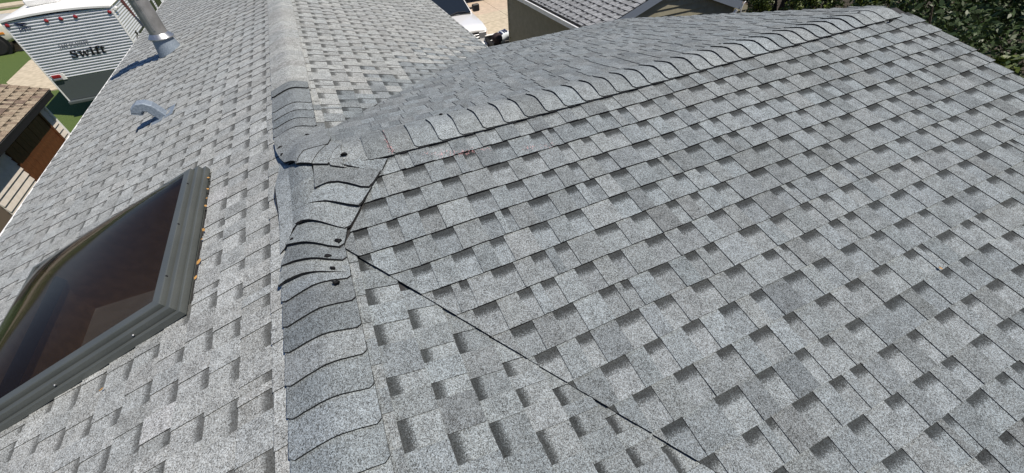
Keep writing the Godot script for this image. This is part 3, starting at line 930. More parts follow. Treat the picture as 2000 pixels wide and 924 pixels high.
func litter() -> void:
	# dry leaves and seed husks caught along the skylight and on the roof
	rng.seed = 5
	for q in [[409, 350, 0.010], [408, 372, 0.009], [404, 405, 0.012], [400, 452, 0.016], [391, 514, 0.018], [385, 545, 0.012], [406, 390, 0.010], [397, 470, 0.010], [202, 763, 0.010], [1834, 527, 0.009]]:
		var p := on_roof(q[0], q[1])
		var mb := MB.new()
		var r: float = q[2]
		var nm := Vector3(rng.randf_range(-0.5, 0.2), 1, rng.randf_range(-0.3, 0.5)).normalized()
		var u := nm.cross(Vector3(rng.randf_range(-1, 1), 0, rng.randf_range(-1, 1)).normalized()).normalized(); var w := nm.cross(u)
		var c := p + Vector3(0, 0.013, 0)
		var pts := [c - u * r, c - u * r * 0.3 + w * r * 0.55, c + u * r * 0.5 + w * r * 0.4, c + u * r, c + u * r * 0.4 - w * r * 0.45, c - u * r * 0.4 - w * r * 0.5]
		var top := c + nm * r * 0.25
		for i in 6: mb.tri(M.dryleaf, top, pts[i], pts[(i + 1) % 6], nm, nm, nm)
		for i in 6: mb.tri(M.dryleaf, top - nm * 0.002, pts[i], pts[(i + 1) % 6], -nm, -nm, -nm)
		var big := i_is_far(q)
		tag(obj("dry_leaf", mb), "small dry orange leaf caught along the skylight frame" if not big else "lone dry leaf scrap lying on the open shingles", "leaf", "dry leaves by the skylight" if not big else "dry leaves on the open shingles")
func i_is_far(q: Array) -> bool:
	return q[0] > 450 or q[0] < 300

# ---------------------------------------------------------------- ground
func ground() -> void:
	var mb := MB.new()
	var nx := 24
	for i in nx:
		for j in nx:
			var lo := Vector2(lerpf(-220, 220, i / float(nx)), lerpf(-260, 180, j / float(nx))); var hi := Vector2(lerpf(-220, 220, (i + 1) / float(nx)), lerpf(-260, 180, (j + 1) / float(nx)))
			mb.quad(M.grass, Vector3(lo.x, GY, lo.y), Vector3(hi.x, GY, lo.y), Vector3(hi.x, GY, hi.y), Vector3(lo.x, GY, hi.y), Vector3.UP)
	struct("lawn", mb)
	# concrete yard under the trailer
	mb = MB.new()
	var slab := func(mbx: MB, m, poly: Array, y: float, th: float) -> void:
		var pts := PackedVector3Array(); var uv := PackedVector2Array()
		for q in poly: pts.append(Vector3(q[0], y, q[1])); uv.append(Vector2(q[0], q[1]))
		mbx.plate(m, m, pts, uv, Vector3.UP, th)
	slab.call(mb, M.concrete, [[-10.75, -20.8], [-10.85, -23.2], [-10.6, -24.6], [-3.4, -24.6], [-3.4, -18.9], [-9.1, -18.95], [-10.2, -19.8]], GY + 0.03, 0.05)
	struct("yard_slab", mb)
	mb = MB.new()
	slab.call(mb, M.concrete, [[-40, -25.2], [-3.4, -25.2], [-3.4, -34.8], [-40, -34.8]], GY + 0.02, 0.04)
	struct("side_street", mb)
	mb = MB.new()
	slab.call(mb, M.concrete, [[-40, -35.5], [-3, -35.5], [-3, -36.6], [-40, -36.6]], GY + 0.10, 0.12)
	struct("kerb", mb)
	# driveway on the other side of the house, slabs with joints
	var base := MB.new()
	base.quad(M.joint, Vector3(2.6, GY + 0.008, -32), Vector3(13, GY + 0.008, -32), Vector3(13, GY + 0.008, -12.0), Vector3(2.6, GY + 0.008, -12.0), Vector3.UP)
	var dr := struct("driveway", base)
	var zs := [-12.05, -14.6, -17.3, -18.5, -20.9, -23.6, -27.0]
	var xs := [2.65, 5.2, 7.95, 10.4, 12.95]
	for i in zs.size() - 1:
		for j in xs.size() - 1:
			mb = MB.new()
			var y := GY + 0.022 + 0.003 * ((i * 7 + j * 3) % 3)
			var t := -0.12
			slab.call(mb, M.concrete if zs[i] > -18.4 else M.concrete2, [[xs[j] + 0.008, zs[i] - 0.008 + t * (xs[j] - 8)], [xs[j + 1] - 0.008, zs[i] - 0.008 + t * (xs[j + 1] - 8)], [xs[j + 1] - 0.008, zs[i + 1] + 0.008 + t * (xs[j + 1] - 8)], [xs[j] + 0.008, zs[i + 1] + 0.008 + t * (xs[j] - 8)]], y, 0.02)
			obj("paving_slab", mb, dr)
	mb = MB.new()
	slab.call(mb, M.soil, [[9.9, -20], [40, -20], [40, 6], [5.2, 6], [5.2, -6], [9.9, -6.2]], GY + 0.012, 0.02)
	struct("garden_soil", mb)

# ---------------------------------------------------------------- travel trailer
func text(parent: Node, called: String, s: String, at: Vector3, size: float, m: Material, shear: float, stretch: float, weight := 400, serif := false) -> void:
	var t := TextMesh.new()
	var f := SystemFont.new()
	f.font_names = PackedStringArray(["Droid Serif" if serif else "Droid Sans"])
	f.font_weight = weight
	t.font = f; t.text = s; t.font_size = 64; t.pixel_size = size / 46.0; t.depth = 0.006
	t.horizontal_alignment = HORIZONTAL_ALIGNMENT_LEFT
	t.material = m
	var o := MeshInstance3D.new()
	o.name = called; o.mesh = t
	o.transform = Transform3D(Basis(Vector3(stretch, 0, 0), Vector3(shear, 1, 0), Vector3(0, 0, 1)), at)
	parent.add_child(o, true)
func corrugated(mb: MB, m, y0: float, y1: float, pitch: float, amp: float, a: Vector3, b: Vector3, n: Vector3) -> void:
	# horizontal ribs between a and b (same height ends), from y1 down to y0
	var prof := []
	var y := y1
	while y > y0:
		for q in [[0.0, 0.0], [0.14, 0.35], [0.32, 0.85], [0.46, 1.0], [0.60, 0.85], [0.78, 0.35], [0.92, 0.0]]:
			var yy: float = y - q[0] * pitch
			if yy > y0: prof.append(Vector2(yy, q[1] * amp))
		y -= pitch
	prof.append(Vector2(y0, 0))
	for i in prof.size() - 1:
		var p0: Vector3 = Vector3(0, prof[i].x, 0) + n * prof[i].y; var p1: Vector3 = Vector3(0, prof[i + 1].x, 0) + n * prof[i + 1].y
		var e := p1 - p0
		var nn := (b - a).cross(e).normalized()
		if nn.dot(n) < 0: nn = -nn
		mb.quad(m, a + p0, b + p0, b + p1, a + p1, nn)
func trailer() -> void:
	var t := thing("travel_trailer", "white travel trailer with ribbed rear wall and red tail lamps", "trailer", Vector3(-6.02, GY, -15.95))
	var gy := -GY
	var xl := -1.225; var xr := 1.225; var len := -7.2
	var top := -1.42 + gy; var bot := -3.0 + gy; var low := -3.63 + gy
	var mb := MB.new()
	mb.box(M.alu, Vector3(xl + 0.02, low + 0.1, len), Vector3(xr - 0.02, top - 0.02, -0.03))
	obj("body", mb, t)
	mb = MB.new()
	corrugated(mb, M.alu, bot, top - 0.0, 0.072, 0.026, Vector3(xl + 0.03, 0, -0.012), Vector3(xr - 0.03, 0, -0.012), Vector3.BACK)
	var rear := obj("rear_panel", mb, t, "ribbed white aluminium rear wall")
	for sg in [-1.0, 1.0]:
		mb = MB.new()
		var x0: float = sg * 1.225
		mb.box(M.white, Vector3(minf(x0, x0 - sg * 0.035), low, -0.03), Vector3(maxf(x0, x0 - sg * 0.035), top, 0.012), 0.004)
		obj("corner_trim", mb, t)
	mb = MB.new()
	corrugated(mb, M.alu, low + 0.35, top, 0.066, 0.012, Vector3(xr - 0.012, 0, -0.03), Vector3(xr - 0.012, 0, len), Vector3.RIGHT)
	var side := obj("side_panel", mb, t, "sunlit ribbed side wall with dark red stripe")
	# lower rear apron
	mb = MB.new()
	mb.box(M.greypanel, Vector3(xl + 0.036, low + 0.03, -0.03), Vector3(xr - 0.036, bot - 0.003, 0.004), 0.004)
	obj("rear_apron", mb, t)
	mb = MB.new()
	mb.box(M.greypanel, Vector3(xl, low - 0.06, -0.1), Vector3(xr, low + 0.02, 0.10), 0.01)
	obj("bumper", mb, t)
	# roof, slightly crowned with a rounded edge trim
	mb = MB.new()
	var secs := []
	for z in [0.03, len]:
		var ring := []
		for i in 13:
			var u := -1.0 + 2.0 * i / 12
			ring.append(Vector3(u * 1.24, top + 0.075 * (1 - u * u) + 0.01, z))
		for i in 13:
			var u := 1.0 - 2.0 * i / 12
			ring.append(Vector3(u * 1.24, top - 0.035 + 0.075 * (1 - u * u), z))
		secs.append(ring)
	mb.loft(M.roofwhite, secs)
	var roof := obj("roof", mb, t)
	for q in [[-0.55, -1.6, 0.38, 0.55, 0.16], [0.35, -1.1, 0.08, 0.10, 0.05]]:
		mb = MB.new()
		mb.box(M.roofwhite, Vector3(q[0] - q[2], top + 0.06, q[1] - q[3]), Vector3(q[0] + q[2], top + 0.08 + q[4], q[1] + q[3]), 0.04)
		obj("roof_vent", mb, roof)
	# marker lamps
	var lamp := func(x: float, y: float, r: float, par: Node) -> void:
		var l := MB.new()
		l.tube(M.lensgrey, PackedVector3Array([Vector3(x, y, -0.01), Vector3(x, y, 0.012)]), PackedFloat32Array([r * 1.12, r * 1.08]), 14)
		var o := obj("marker_lamp", l, par)
		l = MB.new()
		l.tube(M.red, PackedVector3Array([Vector3(x, y, 0.012), Vector3(x, y, 0.030), Vector3(x, y, 0.042)]), PackedFloat32Array([r, r * 0.9, r * 0.4]), 14)
		obj("lens", l, o)
	for x in [-0.30, 0.02, 0.35]: lamp.call(x, -1.55 + gy, 0.047, t)
	lamp.call(-1.13, -1.53 + gy, 0.047, t); lamp.call(1.14, -1.56 + gy, 0.047, t)
	for sg in [-1.0, 1.0]:
		mb = MB.new()
		mb.box(M.white, Vector3(sg * 1.0 - 0.16, bot - 0.02, -0.01), Vector3(sg * 1.0 + 0.16, bot + 0.15, 0.022), 0.006)
		var h := obj("tail_lamp", mb, t)
		mb = MB.new()
		mb.box(M.red, Vector3(sg * 1.0 - 0.13, bot + 0.055, 0.022), Vector3(sg * 1.0 + 0.08, bot + 0.145, 0.06), 0.015)
		obj("red_lens", mb, h)
		mb = MB.new()
		mb.box(M.lensgrey, Vector3(sg * 1.0 - 0.13, bot - 0.005, 0.0225), Vector3(sg * 1.0 + 0.08, bot + 0.054, 0.058), 0.012)
		obj("clear_lens", mb, h)
	# lettering on the rear wall
	text(rear, "lettering", "JAY FLIGHT", Vector3(-0.47, -2.185 + gy, 0.016), 0.085, M.greytext, 0.1, 1.05, 400, true)
	text(rear, "lettering", "Swift", Vector3(-0.37, -2.42 + gy, 0.020), 0.20, M.black, 0.25, 1.18, 800, true)
	text(rear, "lettering", "Jayco", Vector3(-0.97, -1.645 + gy, 0.016), 0.075, M.navy, 0.2, 1.0, 700)
	mb = MB.new()
	for q in [[[-0.98, -1.50], [-0.82, -1.545], [-0.72, -1.52], [-0.80, -1.57], [-0.93, -1.565]], [[-0.93, -1.53], [-0.84, -1.585], [-0.74, -1.60], [-0.86, -1.60]]]:
		var pts := PackedVector3Array(); var uv := PackedVector2Array()
		for r in q: pts.append(Vector3(r[0], r[1] + gy, 0.022)); uv.append(Vector2.ZERO)
		mb.plate(M.navy, M.navy, pts, uv, Vector3.BACK, 0.006)
	obj("bird_emblem", mb, rear)
	# side: dark stripe, windows, door
	var panel := func(m, called: String, pts2: Array, lab := "") -> void:
		var b := MB.new()
		var pts := PackedVector3Array(); var uv := PackedVector2Array()
		for r in pts2: pts.append(Vector3(xr + 0.012, r[1] + gy, r[0])); uv.append(Vector2.ZERO)
		b.plate(m, m, pts, uv, Vector3.RIGHT, 0.012)
		obj(called, b, side, lab)
	panel.call(M.maroon, "stripe", [[-1.0, -1.50], [-1.25, -1.50], [-1.42, -1.98], [-1.3, -2.02]])
	panel.call(M.navy, "stripe", [[-1.3, -2.03], [-1.42, -2.0], [-1.7, -2.32], [-1.45, -2.34]])
	panel.call(M.blackgloss, "window", [[-0.85, -2.33], [-1.75, -2.33], [-1.75, -2.75], [-0.85, -2.75]], "black side window")
	panel.call(M.black, "decal", [[-0.55, -2.25], [-0.66, -2.22], [-0.70, -2.33], [-0.60, -2.37]])
	panel.call(M.black, "decal", [[-0.40, -2.36], [-0.50, -2.33], [-0.54, -2.44], [-0.44, -2.47]])
	panel.call(M.black, "decal", [[-0.30, -2.46], [-0.40, -2.44], [-0.36, -2.62], [-0.26, -2.60]])
	panel.call(M.blackgloss, "window", [[-3.2, -2.05], [-3.9, -2.05], [-3.9, -2.6], [-3.2, -2.6]])
	panel.call(M.blackgloss, "window", [[-4.2, -2.05], [-4.9, -2.05], [-4.9, -2.6], [-4.2, -2.6]])
	panel.call(M.red, "decal", [[-5.3, -2.2], [-5.9, -2.2], [-5.9, -2.32], [-5.3, -2.32]])
	mb = MB.new()
	mb.tube(M.white, PackedVector3Array([Vector3(xr + 0.05, top - 0.1, -0.25), Vector3(xr + 0.05, top - 0.1, -0.10)]), PackedFloat32Array([0.035, 0.035]), 10)
	obj("scare_light", mb, t)
	for sg in [-1.0, 1.0]:
		for z in [-3.4, -4.25]:
			wheel(t, Vector3(sg * 1.02, 0.34, z), 0.34, 0.22)
	for q in [[-0.8, -1.0], [0.8, -1.0], [-0.8, -6.2], [0.8, -6.2]]:
		mb = MB.new()
		mb.box(M.greypanel, Vector3(q[0] - 0.05, 0.0, q[1] - 0.05), Vector3(q[0] + 0.05, low + 0.1, q[1] + 0.05), 0.008)
		mb.box(M.greypanel, Vector3(q[0] - 0.12, 0.0, q[1] - 0.12), Vector3(q[0] + 0.12, 0.03, q[1] + 0.12), 0.008)
		obj("stabiliser_jack", mb, t)
func wheel(parent: Node, c: Vector3, r: float, w: float) -> void:
	var mb := MB.new()
	var x := Vector3.RIGHT
	mb.tube(M.rubber, PackedVector3Array([c - x * w * 0.5, c - x * w * 0.42, c - x * w * 0.2, c + x * w * 0.2, c + x * w * 0.42, c + x * w * 0.5]), PackedFloat32Array([r * 0.86, r * 0.97, r, r, r * 0.97, r * 0.86]), 32)
	var o := obj("wheel", mb, parent)
	mb = MB.new()
	for sg in [-1.0, 1.0]:
		mb.tube(M.chrome, PackedVector3Array([c + x * sg * w * 0.46, c + x * sg * w * 0.52, c + x * sg * w * 0.50, c + x * sg * w * 0.56]), PackedFloat32Array([r * 0.62, r * 0.60, r * 0.25, r * 0.15]), 20)
	obj("rim", mb, o)

# ---------------------------------------------------------------- pickup truck, front towards +z
func pickup(called_label: String, paint: Material, at: Vector3, turn := 0.0, detail := true) -> Node3D:
	var t := thing("pickup_truck", called_label, "truck", at)
	t.rotation.y = turn
	var sec := func(z: float, hw: float, y0: float, y1: float, tuck: float, crown: float) -> Array:
		var r := []
		var shoulder := y1 - 0.10
		for q in [[-hw * 0.94, y0], [-hw, y0 + 0.12], [-hw, (y0 + shoulder) / 2], [-hw * (1 - tuck * 0.3), shoulder], [-hw * (1 - tuck), y1 - 0.015], [-hw * 0.55, y1 + crown * 0.7], [0.0, y1 + crown], [hw * 0.55, y1 + crown * 0.7], [hw * (1 - tuck), y1 - 0.015], [hw * (1 - tuck * 0.3), shoulder], [hw, (y0 + shoulder) / 2], [hw, y0 + 0.12], [hw * 0.94, y0]]:
			r.append(Vector3(q[0], q[1], z))
		return r
	var mb := MB.new()
	mb.loft(paint, [sec.call(0.0, 0.90, 0.62, 1.02, 0.10, 0.03), sec.call(-0.10, 0.97, 0.50, 1.09, 0.08, 0.035), sec.call(-0.45, 1.0, 0.42, 1.13, 0.07, 0.035), sec.call(-1.15, 1.01, 0.40, 1.16, 0.06, 0.03), sec.call(-1.55, 1.01, 0.40, 1.18, 0.05, 0.02), sec.call(-3.6, 1.01, 0.40, 1.20, 0.05, 0.0), sec.call(-5.7, 1.0, 0.48, 1.20, 0.03, 0.0)])
	var body := obj("body", mb, t)
	# cab
	mb = MB.new()
	var cab := func(z: float, hb: float, ht: float, yb: float, yt: float) -> Array:
		return [Vector3(-hb, yb, z), Vector3(-lerpf(hb, ht, 0.9), lerpf(yb, yt, 0.9), z), Vector3(-ht * 0.9, yt, z), Vector3(0, yt + 0.03, z), Vector3(ht * 0.9, yt, z), Vector3(lerpf(hb, ht, 0.9), lerpf(yb, yt, 0.9), z), Vector3(hb, yb, z)]
	mb.loft(paint, [cab.call(-1.42, 0.94, 0.93, 1.14, 1.19), cab.call(-2.25, 0.95, 0.74, 1.14, 1.86), cab.call(-2.6, 0.96, 0.76, 1.14, 1.93), cab.call(-3.7, 0.96, 0.76, 1.14, 1.92), cab.call(-4.0, 0.96, 0.80, 1.14, 1.25)])
	obj("cab", mb, t)
	# windscreen
	mb = MB.new()
	var ws := PackedVector3Array([Vector3(-0.88, 1.195, -1.44), Vector3(0.88, 1.195, -1.44), Vector3(0.70, 1.80, -2.16), Vector3(-0.70, 1.80, -2.16)])
	var wn := (ws[1] - ws[0]).cross(ws[2] - ws[0]).normalized()
	if wn.z < 0: wn = -wn
	var ws2 := PackedVector3Array(); var uvw := PackedVector2Array()
	for q in ws: ws2.append(q + wn * 0.035); uvw.append(Vector2.ZERO)
	mb.plate(M.glass, M.black, ws2, uvw, wn, 0.05)
	obj("windscreen", mb, t)
	mb = MB.new()
	mb.box(M.black, Vector3(-0.86, 1.165, -1.46), Vector3(0.86, 1.205, -1.36), 0.01)
	obj("cowl", mb, t)
	for w in [[-0.55, 0.05], [0.10, 0.70]]:
		mb = MB.new()
		mb.tube(M.black, PackedVector3Array([Vector3(w[0], 1.235, -1.38), Vector3((w[0] + w[1]) / 2, 1.27, -1.44), Vector3(w[1], 1.25, -1.42)]), PackedFloat32Array([0.012, 0.012, 0.008]), 6)
		obj("wiper", mb, t)
	for sg in [-1.0, 1.0]:
		mb = MB.new()
		var sw := PackedVector3Array([Vector3(sg * 0.955, 1.24, -1.75), Vector3(sg * 0.80, 1.78, -2.30), Vector3(sg * 0.80, 1.82, -3.6), Vector3(sg * 0.955, 1.24, -3.75)])
		var sn := (sw[1] - sw[0]).cross(sw[2] - sw[0]).normalized()
		if sn.x * sg < 0: sn = -sn
		for i in 4: sw[i] += sn * 0.015
		mb.plate(M.glass, M.black, sw, uvw, sn, 0.03)
		obj("side_window", mb, t)
		mb = MB.new()
		mb.box(M.black, Vector3(sg * 1.17 - 0.13, 1.14, -1.72), Vector3(sg * 1.17 + 0.13, 1.38, -1.60), 0.03)
		mb.box(M.black, Vector3(minf(sg * 0.93, sg * 1.06), 1.24, -1.69), Vector3(maxf(sg * 0.93, sg * 1.06), 1.30, -1.63), 0.01)
		obj("mirror", mb, t)
		mb = MB.new()
		mb.box(M.headlamp, Vector3(sg * 0.735 - 0.15, 0.76, -0.22), Vector3(sg * 0.735 + 0.15, 0.97, 0.006), 0.02)
		var hl := obj("headlight", mb, t)
		mb = MB.new()
		mb.box(M.amber, Vector3(sg * 0.88 - 0.02, 0.78, -0.2), Vector3(sg * 0.88 + 0.02, 0.95, -0.01), 0.012)
		obj("turn_signal", mb, hl)
		mb = MB.new()
		mb.box(M.amber, Vector3(sg * 1.0 - 0.02, 0.74, -0.62), Vector3(sg * 1.0 + 0.018, 0.82, -0.36), 0.006)
		obj("side_marker", mb, t)
		for z in [-0.95, -4.7]:
			mb = MB.new()
			mb.tube(M.black, PackedVector3Array([Vector3(sg * 0.80, 0.42, z), Vector3(sg * 1.018, 0.42, z)]), PackedFloat32Array([0.50, 0.50]), 28)
			obj("wheel_arch", mb, t)
			wheel(t, Vector3(sg * 0.92, 0.40, z), 0.40, 0.27)
	# grille and bumper
	mb = MB.new()
	mb.box(M.black, Vector3(-0.62, 0.66, -0.08), Vector3(0.62, 1.0, 0.02), 0.02)
	var gr := obj("grille", mb, t)
	for y in [0.75, 0.83, 0.91]:
		mb = MB.new()
		mb.box(M.chrome, Vector3(-0.60, y - 0.014, 0.02), Vector3(0.60, y + 0.014, 0.04), 0.006)
		obj("grille_bar", mb, gr)
	mb = MB.new()
	mb.box(paint, Vector3(-1.0, 0.42, -0.25), Vector3(1.0, 0.64, 0.14), 0.05)
	obj("bumper", mb, t)
	return t

# ---------------------------------------------------------------- shed
func lap_boards(parent: Node, m, a: Vector3, b: Vector3, n: Vector3, y0: float, y1: float, pitch: float, lim = null) -> void:
	# horizontal lap siding between a and b; each board its own mesh
	var y := y0
	while y < y1 - 0.01:
		var t := minf(y + pitch, y1)
		var p := PackedVector3Array([Vector3(a.x, y, a.z) + n * 0.030, Vector3(b.x, y, b.z) + n * 0.030, Vector3(b.x, t, b.z) + n * 0.003, Vector3(a.x, t, a.z) + n * 0.003])
		if lim != null: p = lim.call(p, y, t)
		if p.size() > 2:
			var mb := MB.new()
			var uv := PackedVector2Array()
			for q in p: uv.append(Vector2(q.x + q.z, q.y))
			mb.plate(m, m, p, uv, n, 0.028)
			obj("siding_board", mb, parent)
		y += pitch
func shed() -> void:
	var x0 := -5.58
	var t := thing("garden_shed", "cream sided shed with brown wooden door and tan shingle roof", "shed", Vector3(x0, GY, -10.0))
	var o := Vector3(x0, GY, -10.0)
	var mb := MB.new()
	mb.box(M.darkwood, Vector3(-2.4, 0, -1.42), Vector3(-0.004, 1.98, 1.6))
	obj("wall_frame", mb, t)
	var ht := 1.98
	lap_boards(t, M.cream, Vector3(0, 0, -1.42), Vector3(0, 0, -1.16), Vector3.RIGHT, 0.05, ht, 0.118)
	lap_boards(t, M.cream, Vector3(0, 0, 0.53), Vector3(0, 0, 1.6), Vector3.RIGHT, 0.05, ht, 0.118)
	lap_boards(t, M.cream, Vector3(-2.4, 0, -1.424), Vector3(0, 0, -1.424), Vector3.FORWARD, 0.05, ht, 0.118)
	mb = MB.new()
	mb.box(M.white, Vector3(-0.01, 0, -1.475), Vector3(0.045, ht, -1.425), 0.004)
	obj("corner_trim", mb, t)
	# plank door in a frame
	mb = MB.new()
	for q in [[-1.155, -1.095, 0.02], [0.465, 0.525, 0.02]]:
		mb.box(M.wood, Vector3(0.0, 0.02, q[0]), Vector3(0.045, 1.9, q[1]), 0.004)
	mb.box(M.wood, Vector3(0.0, 1.84, -1.094), Vector3(0.044, 1.9, 0.464), 0.004)
	obj("door_frame", mb, t)
	mb = MB.new()
	mb.box(M.black, Vector3(0.0, 0.04, -1.09), Vector3(0.004, 1.835, 0.46))
	var door := obj("door", mb, t, "stained brown plank door")
	for i in 8:
		mb = MB.new()
		var z := -1.085 + i * 0.193
		mb.box(M.wood, Vector3(0.004, 0.05, z), Vector3(0.026 + 0.002 * (i % 3), 1.83, z + 0.188), 0.004)
		obj("plank", mb, door)
	# roof
	var pit := 0.38
	var eave := Vector3(0.27, 2.10, 0)
	var s := Vector3(cos(pit), -sin(pit), 0); var n := Vector3(sin(pit), cos(pit), 0)
	var ln := 1.72
	var apex := eave - s * ln
	var sl := slope_dict(apex, Vector3(0, 0, -1), s, n, -1.8, 1.64, 0.14, ln, [], tone_tan, 9)
	var sl2 := slope_dict(apex, Vector3(0, 0, -1), Vector3(-s.x, s.y, 0), Vector3(-n.x, n.y, 0), -1.8, 1.64, 0.14, ln, [], tone_tan, 10)
	mb = MB.new()
	deck(mb, sl, [Vector2(-1.8, 0), Vector2(1.63, 0), Vector2(1.63, 2), Vector2(-1.8, 2)])
	deck(mb, sl2, [Vector2(-1.8, 0), Vector2(1.63, 0), Vector2(1.63, 2), Vector2(-1.8, 2)])
	obj("roof_deck", mb, t)
	var all := sheets_of(sl)
	for sh in all: build_sheet(sh, t, null)
	var rest := MB.new()
	for sh in sheets_of(sl2): build_sheet(sh, t, rest)
	obj("shingle_courses", rest, t).set_meta("kind", "stuff")
	mb = MB.new()
	mb.box(M.blackwood, Vector3(0.225, 1.965, -1.62), Vector3(0.25, 2.075, 1.75), 0.004)
	obj("fascia_board", mb, t)
	mb = MB.new()
	mb.quad(M.wood, Vector3(-0.02, 1.99, -1.6), Vector3(0.224, 1.99, -1.6), Vector3(0.224, 1.99, 1.74), Vector3(-0.02, 1.99, 1.74), Vector3.DOWN)
	obj("soffit", mb, t)
	mb = MB.new()
	var gp := PackedVector3Array([Vector3(0.0, 2.0, -1.4), Vector3(apex.x, apex.y - 0.1, -1.4), Vector3(-2.4, 2.0, -1.4)])
	mb.plate(M.cream, M.cream, gp, PackedVector2Array([Vector2.ZERO, Vector2.ZERO, Vector2.ZERO]), Vector3.FORWARD, 0.03)
	obj("gable_wall", mb, t)

# ---------------------------------------------------------------- neighbour's garage
func garage() -> void:
	var zn := -7.0; var zf := -11.55
	var t := thing("garage", "olive sided garage with pale grey shingle roof and white gutter", "garage", Vector3(7.4, GY, -9.6))
	var O := Vector3(7.4, GY, -9.6)
	var xl := 5.40 - O.x; var xr := 9.35 - O.x
	# the two rakes of the near gable, from the directions of their edges
	var gp0 := Vector3(0, 0, zn + 0.12)
	var r1 := on_plane(1198, 43, Vector3.BACK, gp0); var r2 := on_plane(1266, 0, Vector3.BACK, gp0); var r3 := on_plane(1412, -14, Vector3.BACK, gp0); var r4 := on_plane(1452, 1, Vector3.BACK, gp0)
	var ml0 := (r2.y - r1.y) / (r2.x - r1.x); var mr0 := (r4.y - r3.y) / (r4.x - r3.x)
	var apx := (r3.y - r1.y + ml0 * r1.x - mr0 * r3.x) / (ml0 - mr0)
	var ex_l := 5.18 - O.x; var ey_l := r1.y + ml0 * (5.18 - r1.x) - O.y; var ax := apx - O.x; var ay := r1.y + ml0 * (apx - r1.x) - O.y; var ex_r := r4.x - O.x; var ey_r := r4.y - O.y
	var z0 := zn - O.z; var z1 := zf - O.z
	var mb := MB.new()
	mb.box(M.darkwood, Vector3(xl + 0.004, 0, z1 + 0.004), Vector3(xr - 0.004, ey_r - 0.12, z0 - 0.004))
	obj("wall_frame", mb, t)
	lap_boards(t, M.olive, Vector3(xl, 0, z1), Vector3(xl, 0, z0), Vector3.LEFT, 0.04, ey_l - 0.04, 0.125)
	lap_boards(t, M.olive, Vector3(xl, 0, z1), Vector3(xr, 0, z1), Vector3.FORWARD, 0.04, ey_r - 0.1, 0.125)
	var gab := func(p: PackedVector3Array, y: float, tt: float) -> PackedVector3Array:
		var poly := PackedVector2Array()
		for q in p: poly.append(Vector2(q.x, q.y))
		var ml := (ay - ey_l) / (ax - ex_l); var mr := (ay - ey_r) / (ex_r - ax)
		poly = clip(poly, Vector3(-ml, 1, ay - ml * ax - 0.05)); 
		if poly.size() > 2: poly = clip(poly, Vector3(mr, 1, ay + mr * ax - 0.05))
		var out := PackedVector3Array()
		for q in poly: out.append(Vector3(q.x, q.y, z0 + 0.030 - 0.027 * clampf((q.y - y) / maxf(tt - y, 0.01), 0, 1)))
		return out
	lap_boards(t, M.olive, Vector3(xl, 0, z0), Vector3(xr, 0, z0), Vector3.BACK, 0.04, ay, 0.125, gab)
	mb = MB.new()
	mb.box(M.olive, Vector3(xl - 0.03, 0, z1 - 0.03), Vector3(xl + 0.05, ey_l - 0.03, z1 + 0.05), 0.004)
	mb.box(M.olive, Vector3(xl - 0.03, 0, z0 - 0.05), Vector3(xl + 0.05, ey_l - 0.03, z0 + 0.03), 0.004)
	obj("corner_trim", mb, t)
	var ov := 0.12
	var sls := []
	for sd in 2:
		var e := Vector3(ex_l, ey_l, 0) if sd == 0 else Vector3(ex_r, ey_r, 0)
		var ap := Vector3(ax, ay, 0)
		var s := (e - ap).normalized(); var n := Vector3(-s.y, s.x, 0)
		if n.y < 0: n = -n
		var sl := slope_dict(ap, Vector3(0, 0, -1), s, n, -z0 - ov, -z1 + ov, 0.13, ap.distance_to(e), [], tone_pale, 20 + sd)
		mb = MB.new()
		deck(mb, sl, [Vector2(-z0 - ov + 0.01, 0), Vector2(-z1 + ov, 0), Vector2(-z1 + ov, 4), Vector2(-z0 - ov + 0.01, 4)])
		obj("roof_deck", mb, t)
		sls.append(sl)
		# rake fascia towards the viewer
		mb = MB.new()
		var a := ap + Vector3(0, -0.012, z0 + ov); var b := e + Vector3(0, -0.012, z0 + ov)
		mb.plate(M.fascia, M.fascia, PackedVector3Array([a, b, b - Vector3(0, 0.17, 0), a - Vector3(0, 0.17, 0)]), PackedVector2Array([Vector2.ZERO, Vector2.ZERO, Vector2.ZERO, Vector2.ZERO]), Vector3.BACK, 0.03)
		obj("rake_board", mb, t)
	for sh in sheets_of(sls[0]): build_sheet(sh, t, null)
	var rest := MB.new()
	for sh in sheets_of(sls[1]): build_sheet(sh, t, rest)
	obj("shingle_courses", rest, t).set_meta("kind", "stuff")
	# gutter: dark trough with white lip
	mb = MB.new()
	mb.box(M.white, Vector3(ex_l - 0.10, ey_l - 0.11, z1 - ov), Vector3(ex_l - 0.085, ey_l - 0.005, z0 + ov), 0.003)
	mb.box(M.white, Vector3(ex_l - 0.084, ey_l - 0.11, z1 - ov), Vector3(ex_l + 0.01, ey_l - 0.095, z0 + ov), 0.003)
	mb.box(M.white, Vector3(ex_l - 0.125, ey_l - 0.022, z1 - ov), Vector3(ex_l - 0.101, ey_l - 0.004, z0 + ov), 0.003)
	var gut := obj("gutter", mb, t, "white gutter along the eave")
	for i in 7:
		mb = MB.new()
		var z := z1 + 0.2 + i * 0.75
		mb.box(M.black, Vector3(ex_l - 0.084, ey_l - 0.014, z), Vector3(ex_l + 0.0, ey_l - 0.006, z + 0.05))
		obj("gutter_hanger", mb, gut)
	mb = MB.new()
	var cx := ex_r + 0.02
	var pth := PackedVector3Array(); var rr := PackedFloat32Array()
	for i in 10:
		var an := PI * 0.5 + i * 0.30
		pth.append(Vector3(cx + 0.10 * cos(an) * 0.6, ey_r - 0.14 + 0.13 * sin(an), z0 + ov + 0.05)); rr.append(0.012)
	mb.tube(M.white, pth, rr, 8)
	obj("hose_loop", mb, t)
	mb = MB.new()
